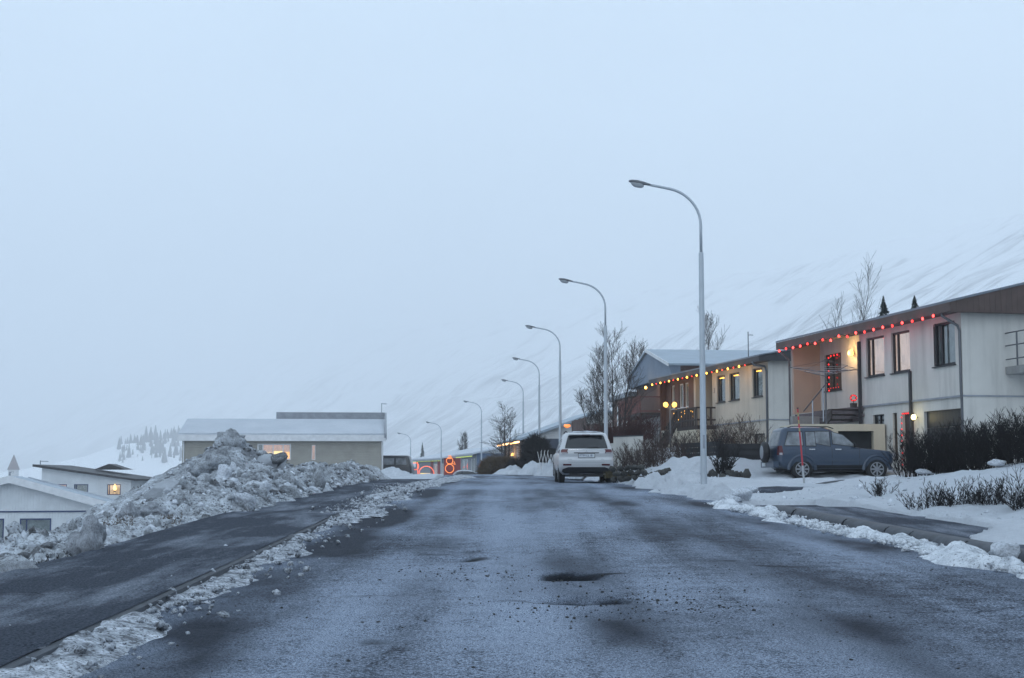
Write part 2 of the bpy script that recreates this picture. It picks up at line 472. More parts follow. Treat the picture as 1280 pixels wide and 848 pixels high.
# lights
lit('bulb_red', (1.0, .045, .04), 7.0); lit('bulb_yellow', (1.0, .50, .07), 4.5); lit('bulb_small_red', (1.0, .03, .03), 1.5); lit('bulb_green', (.50, .62, .10), .9)
lit('lamp_warm', (1.0, .56, .15), 2.6); lit('lamp_pale', (1.0, .82, .36), 3.0); lit('globe_warm', (1.0, .58, .12), 1.9); lit('neon_orange', (1.0, .28, .06), 1.0); glow('window_dusk', (.98, .66, .54), .5); lit('neon_red', (1.0, .15, .07), 1.2); lit('strip_warm', (1.0, .52, .20), 4.5)
glow('window_lit', (1.0, .62, .36), .8); lit('window_hot', (1.0, .45, .12), 1.6); lit('window_bright', (1.0, .66, .26), 1.8); glow('window_rose', (.95, .50, .38), .34); lit('bulb_red_dim', (1.0, .035, .03), 3.6); lit('strip_yellow', (1.0,.62,.2), 1.2)
plain('marker_red', (.45,.035,.05), .5, .2); plain('marker_grey', (.42,.44,.46), .5, .2); plain('marker_yellow', (.34,.27,.12), .5, .2); plain('sign_orange', (.50,.17,.03), .5, .2); plain('wreath_dark', (.02,.02,.02), .9, .2)
plain('church_wall', (.5,.5,.5), .9, .1, .2); plain('church_roof', (.20,.15,.15), .9, .1, .2); plain('ink', (.03,.03,.05), .6, .1)
# ------------------------------------------------------------------ terrain functions
def curve(xs, ys):
    xs, ys = np.array(xs, float), np.array(ys, float)
    h = np.diff(xs); s = np.diff(ys)/h
    m = np.concatenate([[s[0]], (s[:-1]*h[1:]+s[1:]*h[:-1])/(h[1:]+h[:-1]), [s[-1]]])
    def f(x):
        x = np.clip(np.asarray(x, float), xs[0], xs[-1])
        i = np.clip(np.searchsorted(xs, x)-1, 0, len(xs)-2)
        t = (x-xs[i])/h[i]
        return ((1+2*t)*(1-t)**2*ys[i] + t*(1-t)**2*h[i]*m[i] + t*t*(3-2*t)*ys[i+1] + t*t*(t-1)*h[i]*m[i+1])
    return f
ZR = curve([-60, 0, 20, 45, 60, 80, 106, 122, 140, 156, 182, 206, 260, 400], [-1.8, 0, .6, 1.30, 1.50, 1.68, 1.84, 1.84, 1.62, 1.25, .15, -.6, -2.0, -4])
XR = curve([-60, 10, 17, 20, 27, 31, 40, 46, 60, 80, 106, 130, 156, 182, 206, 300], [9, 6.5, 5.9, 5.68, 5.1, 4.85, 4.45, 4.15, 3.45, 2.4, 1.5, .2, -4.2, -10.5, -17, -45])
XL = curve([-60, 30, 60, 80, 106, 130, 156, 182, 206, 300], [-3.05, -3.1, -3.2, -3.7, -5.0, -7.2, -12, -19, -26, -54])
WALK_L = -5.0                                   # outer edge of the left pavement

def tps(pts):
    P = np.array(pts, float); n = len(P)
    def U(r2): return np.where(r2 > 0, r2*np.log(np.maximum(r2, 1e-12)), 0)
    d2 = ((P[:, None, :2]-P[None, :, :2])**2).sum(-1)
    A = np.zeros((n+3, n+3)); A[:n, :n] = U(d2) + np.eye(n)*2.0
    A[:n, n] = 1; A[:n, n+1:] = P[:, :2]; A[n, :n] = 1; A[n+1:, :n] = P[:, :2].T
    w = np.linalg.solve(A, np.concatenate([P[:, 2], [0, 0, 0]]))
    def f(x, y):
        s = w[n] + w[n+1]*x + w[n+2]*y
        for i in range(n): s = s + w[i]*U((x-P[i, 0])**2+(y-P[i, 1])**2)
        return s
    return f
rp = [(float(XR(y))+.1, y, float(ZR(y))+.10) for y in (-20, 0, 10, 17, 22, 27, 32, 38, 44, 52, 60, 70, 80, 95, 110, 130, 150)]
rp += [(7.6,22,.88),(9.3,27,1.2),(11.4,33,1.82),(10.6,35,1.66),(9.8,37,1.56),(9.3,38.5,1.46),(8.2,37,1.36),(7.2,26,.96),(7.6,32,1.22),(6.1,31,1.10),
       (7,43,1.42),(8,48,1.5),(12,48,1.55),(13,44,1.62),(14,40,1.78),(16,36,1.95),(20,30,2.0),(25,20,1.8),(12,20,.95),(12,10,.6),(20,5,.8),
       (5.07,39.4,1.38),(6.2,51,2.30),(5.2,48,1.72),(6.7,46,1.52),(4.9,44,1.40),(8,58,2.3),(10,65,2.2),(7,66,2.7),(6,75,2.9),(6,90,3.0),(12,62,2.0),
       (20,60,2.2),(15,75,3),(25,90,4),(5,100,2.5),(3.5,112,2.3),(10,120,2.5),(2.5,130,2.2),(15,130,3),(40,60,4.5),(40,120,6),(60,30,5),(60,0,4),(0,150,1.9),(20,160,2.5)]
lp = [(WALK_L-.1, y, float(ZR(y))-.12) for y in (-20, 0, 8, 14, 20, 26, 32, 38, 44, 50, 56)]
lp += [(float(XL(y))-.1, y, float(ZR(y))+.02) for y in (66, 76, 86, 98, 110, 122, 134, 146, 160)]
lp += [(-7.5,4,-.9),(-8.2,12,-.6),(-8.2,20,-.1),(-12,20,-1.6),(-18,20,-2.8),(-12,5,-2),(-14,40,-1.0),(-20,40,-2.8),(-9.5,46,.8),(-30,60,-3.1),(-23,85,-2.75),(-30,85,-2.8),
       (-17,85,-1.2),(-11,85,1.0),(-8,72,1.45),(-8,95,1.55),(-12,113,1.4),(-24,113,1.15),(-31,113,-1.2),(-36,112,-3),(-18,125,1.2),(-26,130,.5),(-40,60,-4),(-40,20,-4.2),
       (-60,100,-6),(-60,0,-6),(-50,160,-5),(-15,160,.6),(-30,165,-1.6),(-32,200,-3),(-6.5,112,1.7),(-60,200,-6)]
TR, TL = tps(rp), tps(lp)

def ground_z(x, y):
    """height of the snowy ground outside the road"""
    x, y = np.broadcast_arrays(np.asarray(x, float), np.asarray(y, float))
    yc = np.clip(y, -40, 170)
    zr = TR(np.clip(x, -40, 60), yc); zl = TL(np.clip(x, -60, 60), yc)
    xr, xl = XR(y), np.where(y < 58, WALK_L, XL(y))
    mid = ZR(y)
    z = np.where(x > xr, zr, np.where(x < xl, zl, mid))
    far = sstep(150, 230, y)
    z = z*(1-far) + far*(np.where(x > xr, ZR(y)+.3+.02*np.clip(x-xr, 0, 400), np.where(x < xl, ZR(y)-.05*np.clip(xl-x, 0, 120), mid)))
    z = z + np.where(x > 60, (np.minimum(x, 200)-60)*.05, 0) - np.where(x < -60, (np.minimum(-x, 200)-60)*.03, 0)
    return z
def gz(x, y): return float(ground_z(x, y))
def rz_(y): return float(ZR(y))

# ------------------------------------------------------------------ ground sheet
ys = [-60, -40, -20]
y = -8.0
while y < 230:
    ys.append(y); y += max(.16, (.0058 if y < 56 else .0085)*max(y, 0)) if y > 4 else 1.0
ys += list(np.linspace(232, 400, 22)) + list(np.geomspace(420, 9000, 26))
ys = np.array(ys)
sr = np.concatenate([[0.0, .06], np.arange(.2, 9, .14), np.geomspace(9, 120, 60), np.geomspace(130, 5000, 22)])
sl = np.concatenate([[0.0, .06], np.arange(.25, 12, .25), np.geomspace(12, 120, 46), np.geomspace(130, 5000, 22)])
Yg = ys[:, None]
lo = np.where(ys < 58, WALK_L, np.where(ys < 64, WALK_L + (XL(ys)-WALK_L)*(ys-58)/6, XL(ys)))[:, None]
hi = XR(ys)[:, None]
X = np.concatenate([lo - sl[::-1][None], lo + (hi-lo)*np.array([.02, .25, .5, .75, .98])[None], hi + sr[None]], 1)
Yg = np.broadcast_to(Yg, X.shape)
Z = ground_z(X, Yg)
inroad = (X > lo-.001) & (X < hi+.001)
Z = np.where(inroad, ZR(Yg)-.16, Z)
# bare strip of the right pavement: the snow lies lower there so that the slabs show
walk = (X > hi+.02) & (X < hi+.25+1.35*sstep(19.2, 22.5, Yg)) & (Yg > 17) & (Yg < 31.3)
Z = np.where(walk, ZR(Yg)-.10, Z)
nearw = np.exp(-np.maximum(Yg-10, 0)/60)
rough = .10*fbm(X*.5, Yg*.5, 2.3, 3) + .065*fbm(X*1.7, Yg*1.7, 5.1, 3) - .05*np.clip(fbm(X*1.1+9, Yg*.5, 7.7, 2)-.35, 0, 1)
Z = Z + np.where(inroad | walk, 0, rough*sstep(.0, 1.2, np.maximum(X-hi, lo-X)))
def dents(pts, r, d):
    global Z
    for x, y in pts:
        k = np.exp(-(((X-x)/r)**2 + ((Yg-y)/(r*1.5))**2)**1.4)
        Z = Z - d*k + d*.35*np.exp(-(((X-x)/(r*1.9))**2 + ((Yg-y)/(r*2.6))**2))*(1-k)
fr_ = np.random.default_rng(12)
def steps(a, b, n_): return [(a[0]+(b[0]-a[0])*k/n_ + .16*(1 if k % 2 else -1) + .05*fr_.normal(), a[1]+(b[1]-a[1])*k/n_ + .08*fr_.normal()) for k in range(n_)]
dents(steps((6.4,33.5), (9.2,34.5), 9) + steps((6.9,24.0), (7.6,31.5), 15) + steps((5.4,42), (7.4,46), 11) + steps((8.6,28), (10.2,33), 10), .17, .10)
for yy in (48.1, 49.6):                          # tyre ruts behind the blue car
    k = np.exp(-((Yg-yy-.04*(X-8))/.14)**2)*sstep(3.9, 4.6, X)*(1-sstep(10.5, 11.5, X)); Z = Z - .09*k
gm = grid_mesh(np.stack([X, Yg, Z], -1))
ground = tag(link('ground', gm, 'snow'), kind='structure')

# ------------------------------------------------------------------ road
ry = [-20, -10, 0, 3]
y = 5.0
while y < 290: ry.append(y); y *= (1.0045 if y < 30 else 1.009)
ry = np.array(ry); u = np.linspace(0, 1, 220)
Xr = XL(ry)[:, None] - .0 + (XR(ry)-XL(ry))[:, None]*u[None]
Yr = np.broadcast_to(ry[:, None], Xr.shape)
def surf0(x, y):
    uu = (x-XL(y))/(XR(y)-XL(y))
    return ZR(y) + .02*fbm(x*.45, y*.25, .7, 3) + .008*fbm(x*2.5, y*2.5, 1.7, 3) + .03*(1-(2*uu-1)**2)
holes = [(.60, 15.5, .34, .36, .12), (.64, 13.4, .40, .30, .13), (-.72, 17.8, .30, .35, .05), (.45, 12.2, .7, .3, .03), (-1.0, 11.2, .3, .5, .045), (-1.6, 21, .25, .4, .03)]
def surf(x, y):
    z = surf0(x, y)
    for hx, hy, sx_, sy_, d in holes: z = z - d*np.exp(-(((x-hx)/sx_)**2 + ((y-hy)/sy_)**2)**1.6)
    return z
Zr = surf(Xr, Yr)
rm_ = grid_mesh(np.stack([Xr, Yr, Zr], -1))
nz1 = fbm(Xr*1.2, Yr*.35, 3.1, 4); nz2 = fbm(Xr*3.1, Yr*2.2, 6.4, 4)
def band(c, w, a): return a*np.exp(-(((Xr-c)/w)**2)**1.5)
bare = band(XL(Yr)+.75, .55, .95) + band(.9-.01*Yr, .40, .32) + band(-.75-.01*Yr, .32, .25) + band(3.4-.04*Yr, .6, .40) + band(XR(Yr)-.9, .5, .60)
bare = np.clip(bare*(.9+.9*nz1) + .35*np.clip(nz1-.25, 0, 1), 0, 1)
deep = 0*Xr
for hx, hy, sx_, sy_, d in [(.58,15.7,.22,.20,2.0),(.66,13.5,.30,.16,2.0),(.35,13.3,.5,.12,.8),(1.0,15.8,.3,.10,.8),(-.55,17.9,.30,.30,.8),(-1.0,11.0,.14,.3,.4),(.30,12.1,.3,.07,.4),(-.95,18.4,.3,.2,.6),(-2.1,19,.3,.5,.5),(2.4,17.5,.5,.3,.45),(3.0,16.8,.7,.2,.4)]:
    deep = deep + d*np.exp(-(((Xr-hx)/sx_)**2 + ((Yr-hy)/sy_)**2))
deep = np.clip(deep*(1+1.1*nz2)-.25, 0, 1); bare = np.clip(bare+deep, 0, 1)
for nm, ar in (('bare', bare), ('deep', deep)):
    at_ = rm_.attributes.new(nm, 'FLOAT', 'POINT'); at_.data.foreach_set('value', ar.reshape(-1).astype(np.float32))
road = tag(link('road', rm_, 'icy_asphalt'), kind='structure')
def road_z(x, y): return rz_(y) + .03
for hx, hy, a, b, dz in ((.70, 13.28, .10, .05, -.030), (-.74, 17.7, .13, .16, .004)):
    mb = MB()
    ring = [(hx + a*math.cos(k*.157)*(1+.3*math.sin(k*.471+hx)), hy + b*math.sin(k*.157)*(1+.25*math.cos(k*.628)), float(surf(np.float64(hx), np.float64(hy)))+.010) for k in range(40)]
    mb.add(ring, [tuple(range(40))])
    tag(mb.build('puddle', 'puddle', road), kind='structure')

# left pavement with kerb, one slab joint every few metres
wy = np.concatenate([np.arange(-12, 6, 1.0), np.geomspace(6, 62, 150)]); wu = np.linspace(0, 1, 24)
def wl(yv): return .09*(1-sstep(26, 29.5, yv))
Xw = WALK_L - .12 + (XL(wy)-.02-WALK_L+.12)[:, None]*wu[None]
Yw = np.broadcast_to(wy[:, None], Xw.shape)
edge = np.where(wu[None] > .97, 0, 0)
Zw = ZR(Yw) + .022 + wl(Yw) + .012*fbm(Xw*.8, Yw*.4, 9.1, 3)
for jy in (9.9, 13.6, 17.3, 21, 24.7):
    Zw = Zw - .02*np.exp(-((Yw-jy-.15*np.sin(Xw*2))/.05)**2)
pav = tag(link('pavement', grid_mesh(np.stack([Xw, Yw, Zw], -1)), 'damp_pavement'), kind='structure')
P = []
for yv in np.concatenate([np.arange(-12, 6, 1.0), np.geomspace(6, 30, 60)]):
    x, z, h = float(XL(yv)), rz_(yv), float(wl(yv))
    P.append([(x+.03, yv, z-.1), (x+.015, yv, z+h-.01), (x-.03, yv, z+h+.012), (x-.15, yv, z+h-.02), (x-.16, yv, z-.05)])
tag(link('kerb', grid_mesh(np.array(P), False), 'kerb_stone', pav), kind='structure')

# right pavement and its kerb stones
wy = np.concatenate([np.arange(2, 12, 1.0), np.linspace(12, 31.2, 100)]); wu = np.linspace(0, 1, 16)
Xw = XR(wy)[:, None] + .22 + 1.55*wu[None]
Yw = np.broadcast_to(wy[:, None], Xw.shape)
wr = .10*(1-sstep(28.2, 30.6, Yw))
Zw = ZR(Yw) + .03 + wr + .008*fbm(Xw*.9, Yw*.6, 4.4, 3)
pav2 = tag(link('pavement', grid_mesh(np.stack([Xw, Yw, Zw], -1)), 'damp_pavement'), kind='structure')
yv = 6.0
kn = 0
while yv < 30.4:
    y1 = yv + .98
    P = []
    for yy in (yv, (yv+y1)/2, y1):
        x, z = float(XR(yy)), rz_(yy); h = .135*(1-float(sstep(28.4, 30.6, yy))) + .01
        j = .012*math.sin(kn*2.3)
        P.append([(x-.04+j, yy, z-.08), (x-.03+j, yy, z+h*.55), (x+.0+j, yy, z+h*.88), (x+.05+j, yy, z+h+.01), (x+.2, yy, z+h+.015), (x+.235, yy, z+h-.02), (x+.235, yy, z-.05)])
    link('kerb_stone', grid_mesh(np.array(P), True), 'kerb_stone', pav2)
    yv = y1 + .02; kn += 1

# wet apron of the driveway by the marker pole
wy = np.linspace(35.3, 38.4, 16); wu = np.linspace(0, 1, 14)
Xw = 5.75 + 1.9*wu[None] + 0*wy[:, None]; Yw = np.broadcast_to(wy[:, None], Xw.shape)
Zw = ground_z(Xw, Yw) + .05 + .02*fbm(Xw, Yw, 3, 2) - .14*(np.maximum(np.abs(2*wu[None]-1)**4, np.abs(2*(wy[:, None]-35.3)/3.1-1)**4))
tag(link('driveway', grid_mesh(np.stack([Xw, Yw, Zw], -1)), 'damp_pavement'), kind='structure')

# ------------------------------------------------------------------ ridges of slush along the kerbs
def ridge(name, label, fx, y0, y1, w, h, mat, seed, gaps=0.0, tp=12):
    n = int((y1-y0)/.06); yv = np.linspace(y0, y1, n); uu = np.linspace(-1, 1, 31)
    wob = .22*fbm(yv*.7, seed, 0, 3)[:, None]
    ww = w*(1+.5*fbm(yv*.9, seed+4, 0, 3))[:, None]
    Xq = fx(yv)[:, None] + wob + ww*uu[None]
    Yq = np.broadcast_to(yv[:, None], Xq.shape)
    amp = np.clip(.8+.8*fbm(yv*.8, seed+9, 0, 4)-gaps, .25, 1.6)[:, None]*(sstep(y0, y0+2, yv)*(1-sstep(y1-2, y1, yv)))[:, None]
    prof = (1-np.abs(uu[None])**1.6)
    Zq = ZR(Yq) + .035 + h*(1.25*amp*prof*(1+.4*fbm(Xq*5, Yq*5, seed, 3)) + .55*fbm(Xq*3.2, Yq*2.2, seed+2, 4) - .38) - .05*(1-prof)**2
    o = link(name, grid_mesh(np.stack([Xq, Yq, Zq], -1)), mat)
    return tag(o, kind='structure')
ridge('slush_ridge', '', lambda y: XL(y)-.02, 6, 29.5, .40, .028, 'slush', 3.0, -.15)
ridge('slush_ridge', '', lambda y: XL(y)+.35-.02*(y-28), 27, 46, .40, .04, 'slush', 13.0, .15)
ridge('slush_ridge', '', lambda y: XL(y)+.1+.03*(y-40), 40, 74, .5, .06, 'slush', 23.0, .1)
ridge('slush_ridge', '', lambda y: XR(y)-.38, 8, 33, .30, .075, 'kerb_snow', 33.0, -.1)
ridge('slush_ridge', '', lambda y: XR(y)-.1, 32, 60, .55, .18, 'snow', 43.0, -.2)
ridge('slush_ridge', '', lambda y: XR(y)+.1, 58, 135, .8, .35, 'snow', 53.0, -.2)

# ------------------------------------------------------------------ big ploughed snow heap on the left
cones = [(290,548,46,.62),(282,553,45.5,.6),(268,566,45,.55),(308,566,45.5,.55),(325,574,47,.5),(346,577,49,.55),(362,586,50,.45),(385,593,51,.4),(410,593,53,.4),(432,599,56,.4),
         (250,582,43,.5),(236,592,41,.5),(215,607,38,.5),(196,622,35,.5),(170,640,31.5,.5),(150,662,28,.5),(128,680,25,.5),(100,700,21.5,.5),(60,712,18.5,.5),(20,728,16,.5),(-20,745,14.5,.5),(-90,770,12.5,.5),
         (300,590,39,.42),(340,601,42,.4),(375,605,46,.4),(250,615,34,.42),(210,648,28.5,.45),(412,607,50,.35),(160,684,24.5,.45),(330,583,47,.4)]
cones = [(*at(px, py, Y), s) for px, py, Y, s in cones]
def heap_z(x, y):
    z = np.full(np.shape(x), -50.0)
    for cx, cy, cz, s in cones:
        d = np.sqrt(((x-cx))**2 + ((y-cy)*.75)**2 + .05)
        z = np.maximum(z, cz - s*d)
    edge = WALK_L + .22*fbm(np.asarray(y)*.9, 1.2, 0, 3) - np.asarray(x)
    lift = sstep(23, 34, y)
    bank = ZR(y) - .17 + .22*lift + (.08+.28*lift)*sstep(0, .9, edge)*(1-sstep(1.0, 3.2, edge))*(1+.5*fbm(np.asarray(x)*.8, np.asarray(y)*.8, 6, 3))
    z = np.maximum(z, np.where(edge < 2.4, bank, -50))
    z = np.minimum(z, ZR(y)-.06+ .95*np.clip(edge, -.1, 9))          # keep the pavement clear
    n = .15*fbm(np.asarray(x)*1.3, np.asarray(y)*1.3, 3.3, 4) + .13*np.abs(fbm(np.asarray(x)*3.3, np.asarray(y)*3.3, 8.1, 3))
    return z + n*sstep(.0, .5, edge)
hx = np.concatenate([np.arange(-18, -10, .25), np.arange(-10, -4.7, .075)]); hy = np.concatenate([np.arange(6, 10, .2), np.arange(10, 60, .09)])
HX, HY = np.meshgrid(hx, hy)
heap = tag(link('snow_bank', grid_mesh(np.stack([HX, HY, heap_z(HX, HY)], -1)), 'dirty_snow'), 'long heap of dirty ploughed snow along the left pavement', 'snow heap')

def chunk_mesh(seed, sub=2, amp=.45, flat=.8, chops=3):
    bm = bmesh.new(); bmesh.ops.create_icosphere(bm, subdivisions=sub, radius=1)
    co = np.array([v.co[:] for v in bm.verts])
    d = 1 + amp*fbm(co[:, 0]*1.1+seed*7.3, co[:, 1]*1.1+seed*3.1, co[:, 2]*1.1+seed, 3)
    for i in range(chops):                           # chop flat facets
        nrm = npr.normal(size=3); nrm /= np.linalg.norm(nrm)
        p = co*d[:, None]; over = p@nrm - .62
        p = p - np.maximum(over, 0)[:, None]*nrm*.85; d = np.linalg.norm(p, axis=1)
        co = p/np.maximum(d, 1e-6)[:, None]
    p = co*d[:, None]; p[:, 2] *= flat
    for v, q in zip(bm.verts, p): v.co = q
    me = bpy.data.meshes.new('chunk'); bm.to_mesh(me); bm.free()
    if sub > 2:
        co = np.array([v.co[:] for v in me.vertices]); co *= (1+.10*fbm(co[:, 0]*3.5+seed, co[:, 1]*3.5, co[:, 2]*3.5, 3))[:, None]
        me.vertices.foreach_set('co', co.reshape(-1).astype(np.float32))
    me.polygons.foreach_set('use_smooth', [sub > 2]*len(me.polygons))
    return me
CH = {}
for m_ in ('dirty_snow', 'dirt_crust', 'clean_chunk'):
    CH[m_] = []
    for s_ in range(5):
        me = chunk_mesh(len(CH)*10+s_, 3, .42); me.materials.append(M[m_]); CH[m_].append(me)
nbig = 0
small = []
tries = 0
while nbig < 150 and tries < 20000:
    tries += 1
    yv = 13 + 43*rng.random()**1.0
    xv = WALK_L - .15 - 4.6*rng.random()**1.3
    if yv < 24 and (xv < -6.6 or rng.random() < .45): continue
    zv = float(heap_z(np.float64(xv), np.float64(yv)))
    if zv < gz(xv, yv)+.02: continue
    big = yv/F_PX*11/2                              # about 11 photo pixels across
    s = big*(.7+2.6*rng.random()**3.2)
    top = zv > 1.9 or rng.random() < .25
    m_ = 'dirt_crust' if (top and rng.random() < .7) else ('clean_chunk' if rng.random() < .45 else 'dirty_snow')
    o = link('snow_chunk', rng.choice(CH[m_]), None, heap, (xv, yv, zv+.15*s), (rng.random()*6, rng.random()*6, rng.random()*6))
    o.scale = (s*(.8+.5*rng.random()), s*(.8+.5*rng.random()), s*(.7+.3*rng.random()))
    nbig += 1
def crumbs(name, parent, pts, mat, sub=1, kind='stuff'):
    """many small lumps in one mesh: pts (x, y, z, size)"""
    bm = bmesh.new(); bmesh.ops.create_icosphere(bm, subdivisions=sub, radius=1)
    bv = np.array([v.co[:] for v in bm.verts]); bf = np.array([[v.index for v in f.verts] for f in bm.faces]); bm.free()
    pts = np.array(pts); n = len(pts)
    ang = npr.random((n, 3))*6.28
    V = bv[None]*(1+.35*npr.normal(size=(n, len(bv), 1)).clip(-1.4, 1.4))
    V = V*(.7+.6*npr.random((n, 1, 3)))
    ca, sa = np.cos(ang[:, 0])[:, None], np.sin(ang[:, 0])[:, None]
    V = np.stack([V[..., 0]*ca-V[..., 1]*sa, V[..., 0]*sa+V[..., 1]*ca, V[..., 2]*.8], -1)
    V = V*pts[:, None, 3:4] + pts[:, None, :3]
    Fq = (bf[None] + (np.arange(n)*len(bv))[:, None, None]).reshape(-1, 3)
    me = bpy.data.meshes.new(name)
    me.vertices.add(V.size//3); me.vertices.foreach_set('co', V.reshape(-1).astype(np.float32))
    me.loops.add(Fq.size); me.loops.foreach_set('vertex_index', Fq.reshape(-1).astype(np.int32))
    me.polygons.add(len(Fq)); me.polygons.foreach_set('loop_start', np.arange(0, Fq.size, 3, dtype=np.int32))
    me.update(calc_edges=True)
    return tag(link(name, me, mat, parent), kind=kind)
for m_, cnt in (('dirty_snow', 3600), ('dirt_crust', 1700), ('clean_chunk', 2000)):
    yv = 8 + 50*npr.random(cnt*2); xv = WALK_L - .02 - 5.2*npr.random(cnt*2)**1.5
    zv = heap_z(xv, yv); ok = zv > ground_z(xv, yv)
    if m_ == 'dirt_crust': ok &= (zv > 1.2) | (npr.random(len(zv)) < .35)
    p = np.stack([xv, yv, zv, .022+.085*npr.random(len(xv))**3.5], -1)[ok][:cnt]
    crumbs('snow_crumbs', heap, p, m_)
# lumps of slush beside the kerbs
yv = 6+26*npr.random(1500); p = np.stack([XR(yv)-.36+.22*npr.normal(size=1500).clip(-1.6,1.6), yv, ZR(yv)+.04+.03*npr.random(1500), .015+.05*npr.random(1500)**3], -1)
crumbs('slush_lumps', road, p, 'kerb_snow')
yv = 6+40*npr.random(1300); p = np.stack([XL(yv)+.05+.35*npr.normal(size=1300), yv, ZR(yv)+.05+.03*npr.random(1300), .012+.04*npr.random(1300)**3], -1)
crumbs('slush_lumps', road, p, 'slush')
# crumbs of snow thrown over the right verge
kx = 2600; yv = 17+33*npr.random(kx); xv = XR(yv)+.1+7*npr.random(kx)**1.6
p = np.stack([xv, yv, ground_z(xv, yv)-.01, .012+.05*npr.random(kx)**4], -1); p = p[~((xv < XR(yv)+1.9) & (yv > 18) & (yv < 31.5)) & ~((xv > 6.5) & (yv > 46))]
crumbs('snow_crumbs', ground, p, 'clean_chunk')
# cracks in the left pavement and the road
def crack(pts, w, par):
    P_ = []
    for i, (x, y) in enumerate(pts):
        d = w*(.5+.8*rng.random())*(1-abs(2*i/(len(pts)-1)-1)**3)
        z = (rz_(y)+.022+float(wl(y))+.016) if par is pav else float(surf(np.float64(x), np.float64(y)))+.005
        P_.append([(x, y-d, z), (x, y+d, z)])
    tag(link('crack', grid_mesh(np.array(P_), False), 'wet_hole', par), kind='structure')
for y0, sl, x0, x1 in ((10.6,.05,-5.0,-3.5),(13.2,-.25,-4.9,-3.6),(15.4,.1,-5,-3.4),(19.2,-.3,-4.9,-3.3),(24.5,.2,-5,-3.4)):
    crack([(x0+(x1-x0)*k/14, y0+sl*(x1-x0)*k/14+.10*float(fbm(np.float64(k*.5), np.float64(y0), 0, 3))) for k in range(15)], .012, pav)
for x0, y0, x1, y1 in ((2.0,17.5,3.8,16.2),(-.2,20.5,1.8,21.5),(2.6,12.2,4.6,12.9),(-1.8,13.5,-.6,14.2)):
    crack([(x0+(x1-x0)*k/18, y0+(y1-y0)*k/18+.22*float(fbm(np.float64(k*.45), np.float64(y0), 0, 3))) for k in range(19)], .010, road)
# grit and loose stones thrown from the potholes
yv = 7+26*npr.random(1600)**1.2; xv = -2.6+8*npr.random(1600)
p1 = np.stack([xv, yv, surf(xv, yv), .004+.010*npr.random(1600)**5], -1)
k = 420; cxy = np.array([(.6,15.3),(.65,13.2),(1.2,13.6),(.3,12.6),(-.4,16),(1.5,12.6)])[npr.integers(0, 6, k)]
p2 = np.stack([cxy[:, 0]+.55*npr.normal(size=k), cxy[:, 1]+.5*npr.normal(size=k), np.zeros(k), .005+.011*npr.random(k)**2.5], -1); p2[:, 2] = surf(p2[:, 0], p2[:, 1])+.003
crumbs('loose_gravel', road, np.concatenate([p1, p2]), 'gravel')

# single boulders of packed snow that stand out
for (px, py, Y, w, hgt, mat, lab) in [
    (108, 694, 18.4, .21, .29, 'packed_snow', 'tall round boulder of grey packed snow in front of the pale gabled house'),
    (30, 729, 15.6, .19, .19, 'packed_snow', 'squat dirty snow boulder at the left edge of the picture'),
    (130, 702, 19.2, .13, .11, 'clean_chunk', 'small rounded snow lump at the foot of the tall snow boulder'),
    (159, 652, 26.5, .17, .18, 'packed_snow', 'dark wedge of dirty snow just right of the gabled roof end'),
    (190, 648, 27.0, .30, .17, 'packed_snow', 'wide dark clod of grit and snow low on the heap'),
    (291, 562, 45.7, .46, .34, 'dirty_snow', 'dark jagged crest block topping the snow heap'),
    (262, 590, 41, .50, .32, 'dirty_snow', 'grey block on the left shoulder of the snow heap'),
    (346, 582, 48.5, .42, .20, 'dirty_snow', 'gritty hump of snow below the lit window'),
    (322, 586, 46, .62, .26, 'snow', 'smooth white snow slab on the middle of the heap'),
    (222, 628, 33, .55, .26, 'snow', 'smooth white slab low on the left flank of the heap'),
    (265, 625, 36, .42, .42, 'dirty_snow', 'upright grey slab in the middle of the heap'),
    (408, 592, 52.5, .5, .22, 'dirt_crust', 'dark low hump at the right end of the snow heap')]:
    c = at(px, py, Y)
    me = chunk_mesh(px*.13, 3, .5, 1.0, 0)
    if len(mat) > 4 and mat != 'snow':
        bm = bmesh.new(); bm.from_mesh(me); bmesh.ops.subdivide_edges(bm, edges=bm.edges, cuts=1, use_grid_fill=True)
        co = np.array([v.co[:] for v in bm.verts]); nn = .13*fbm(co[:, 0]*3.2, co[:, 1]*4, co[:, 2]*4, 3)
        for v, k_ in zip(bm.verts, nn): v.co *= 1+k_
        bm.to_mesh(me); bm.free(); me.polygons.foreach_set('use_smooth', [True]*len(me.polygons))
    o = link('snow_boulder', me, mat, None, (c.x, c.y, c.z+hgt*.45), (0, 0, rng.random()*6))
    o.scale = (w*1.05, w*.95, hgt*1.15)
    tag(o, lab, 'snow boulder', 'boulders of ploughed snow')
for (px, py, Y, w, hgt, lab) in [(928, 622, 31.6, .24, .16, 'broken block of snow where the right pavement starts'), (941, 614, 34.2, .15, .10, 'small snow block beside the black timber edging'),
                                 (1253, 697, 17.4, .17, .12, 'pinkish snow lump on the kerb at the right edge of the picture'), (913, 628, 30.6, .20, .13, 'low snow lump at the road edge by the broken block')]:
    c = at(px, py, Y); me = chunk_mesh(px*.37, 3, .4, 1.0)
    o = link('snow_boulder', me, 'clean_chunk', None, (c.x, c.y, c.z+hgt*.4)); o.scale = (w, w*.9, hgt)
    tag(o, lab, 'snow boulder', 'boulders of ploughed snow')

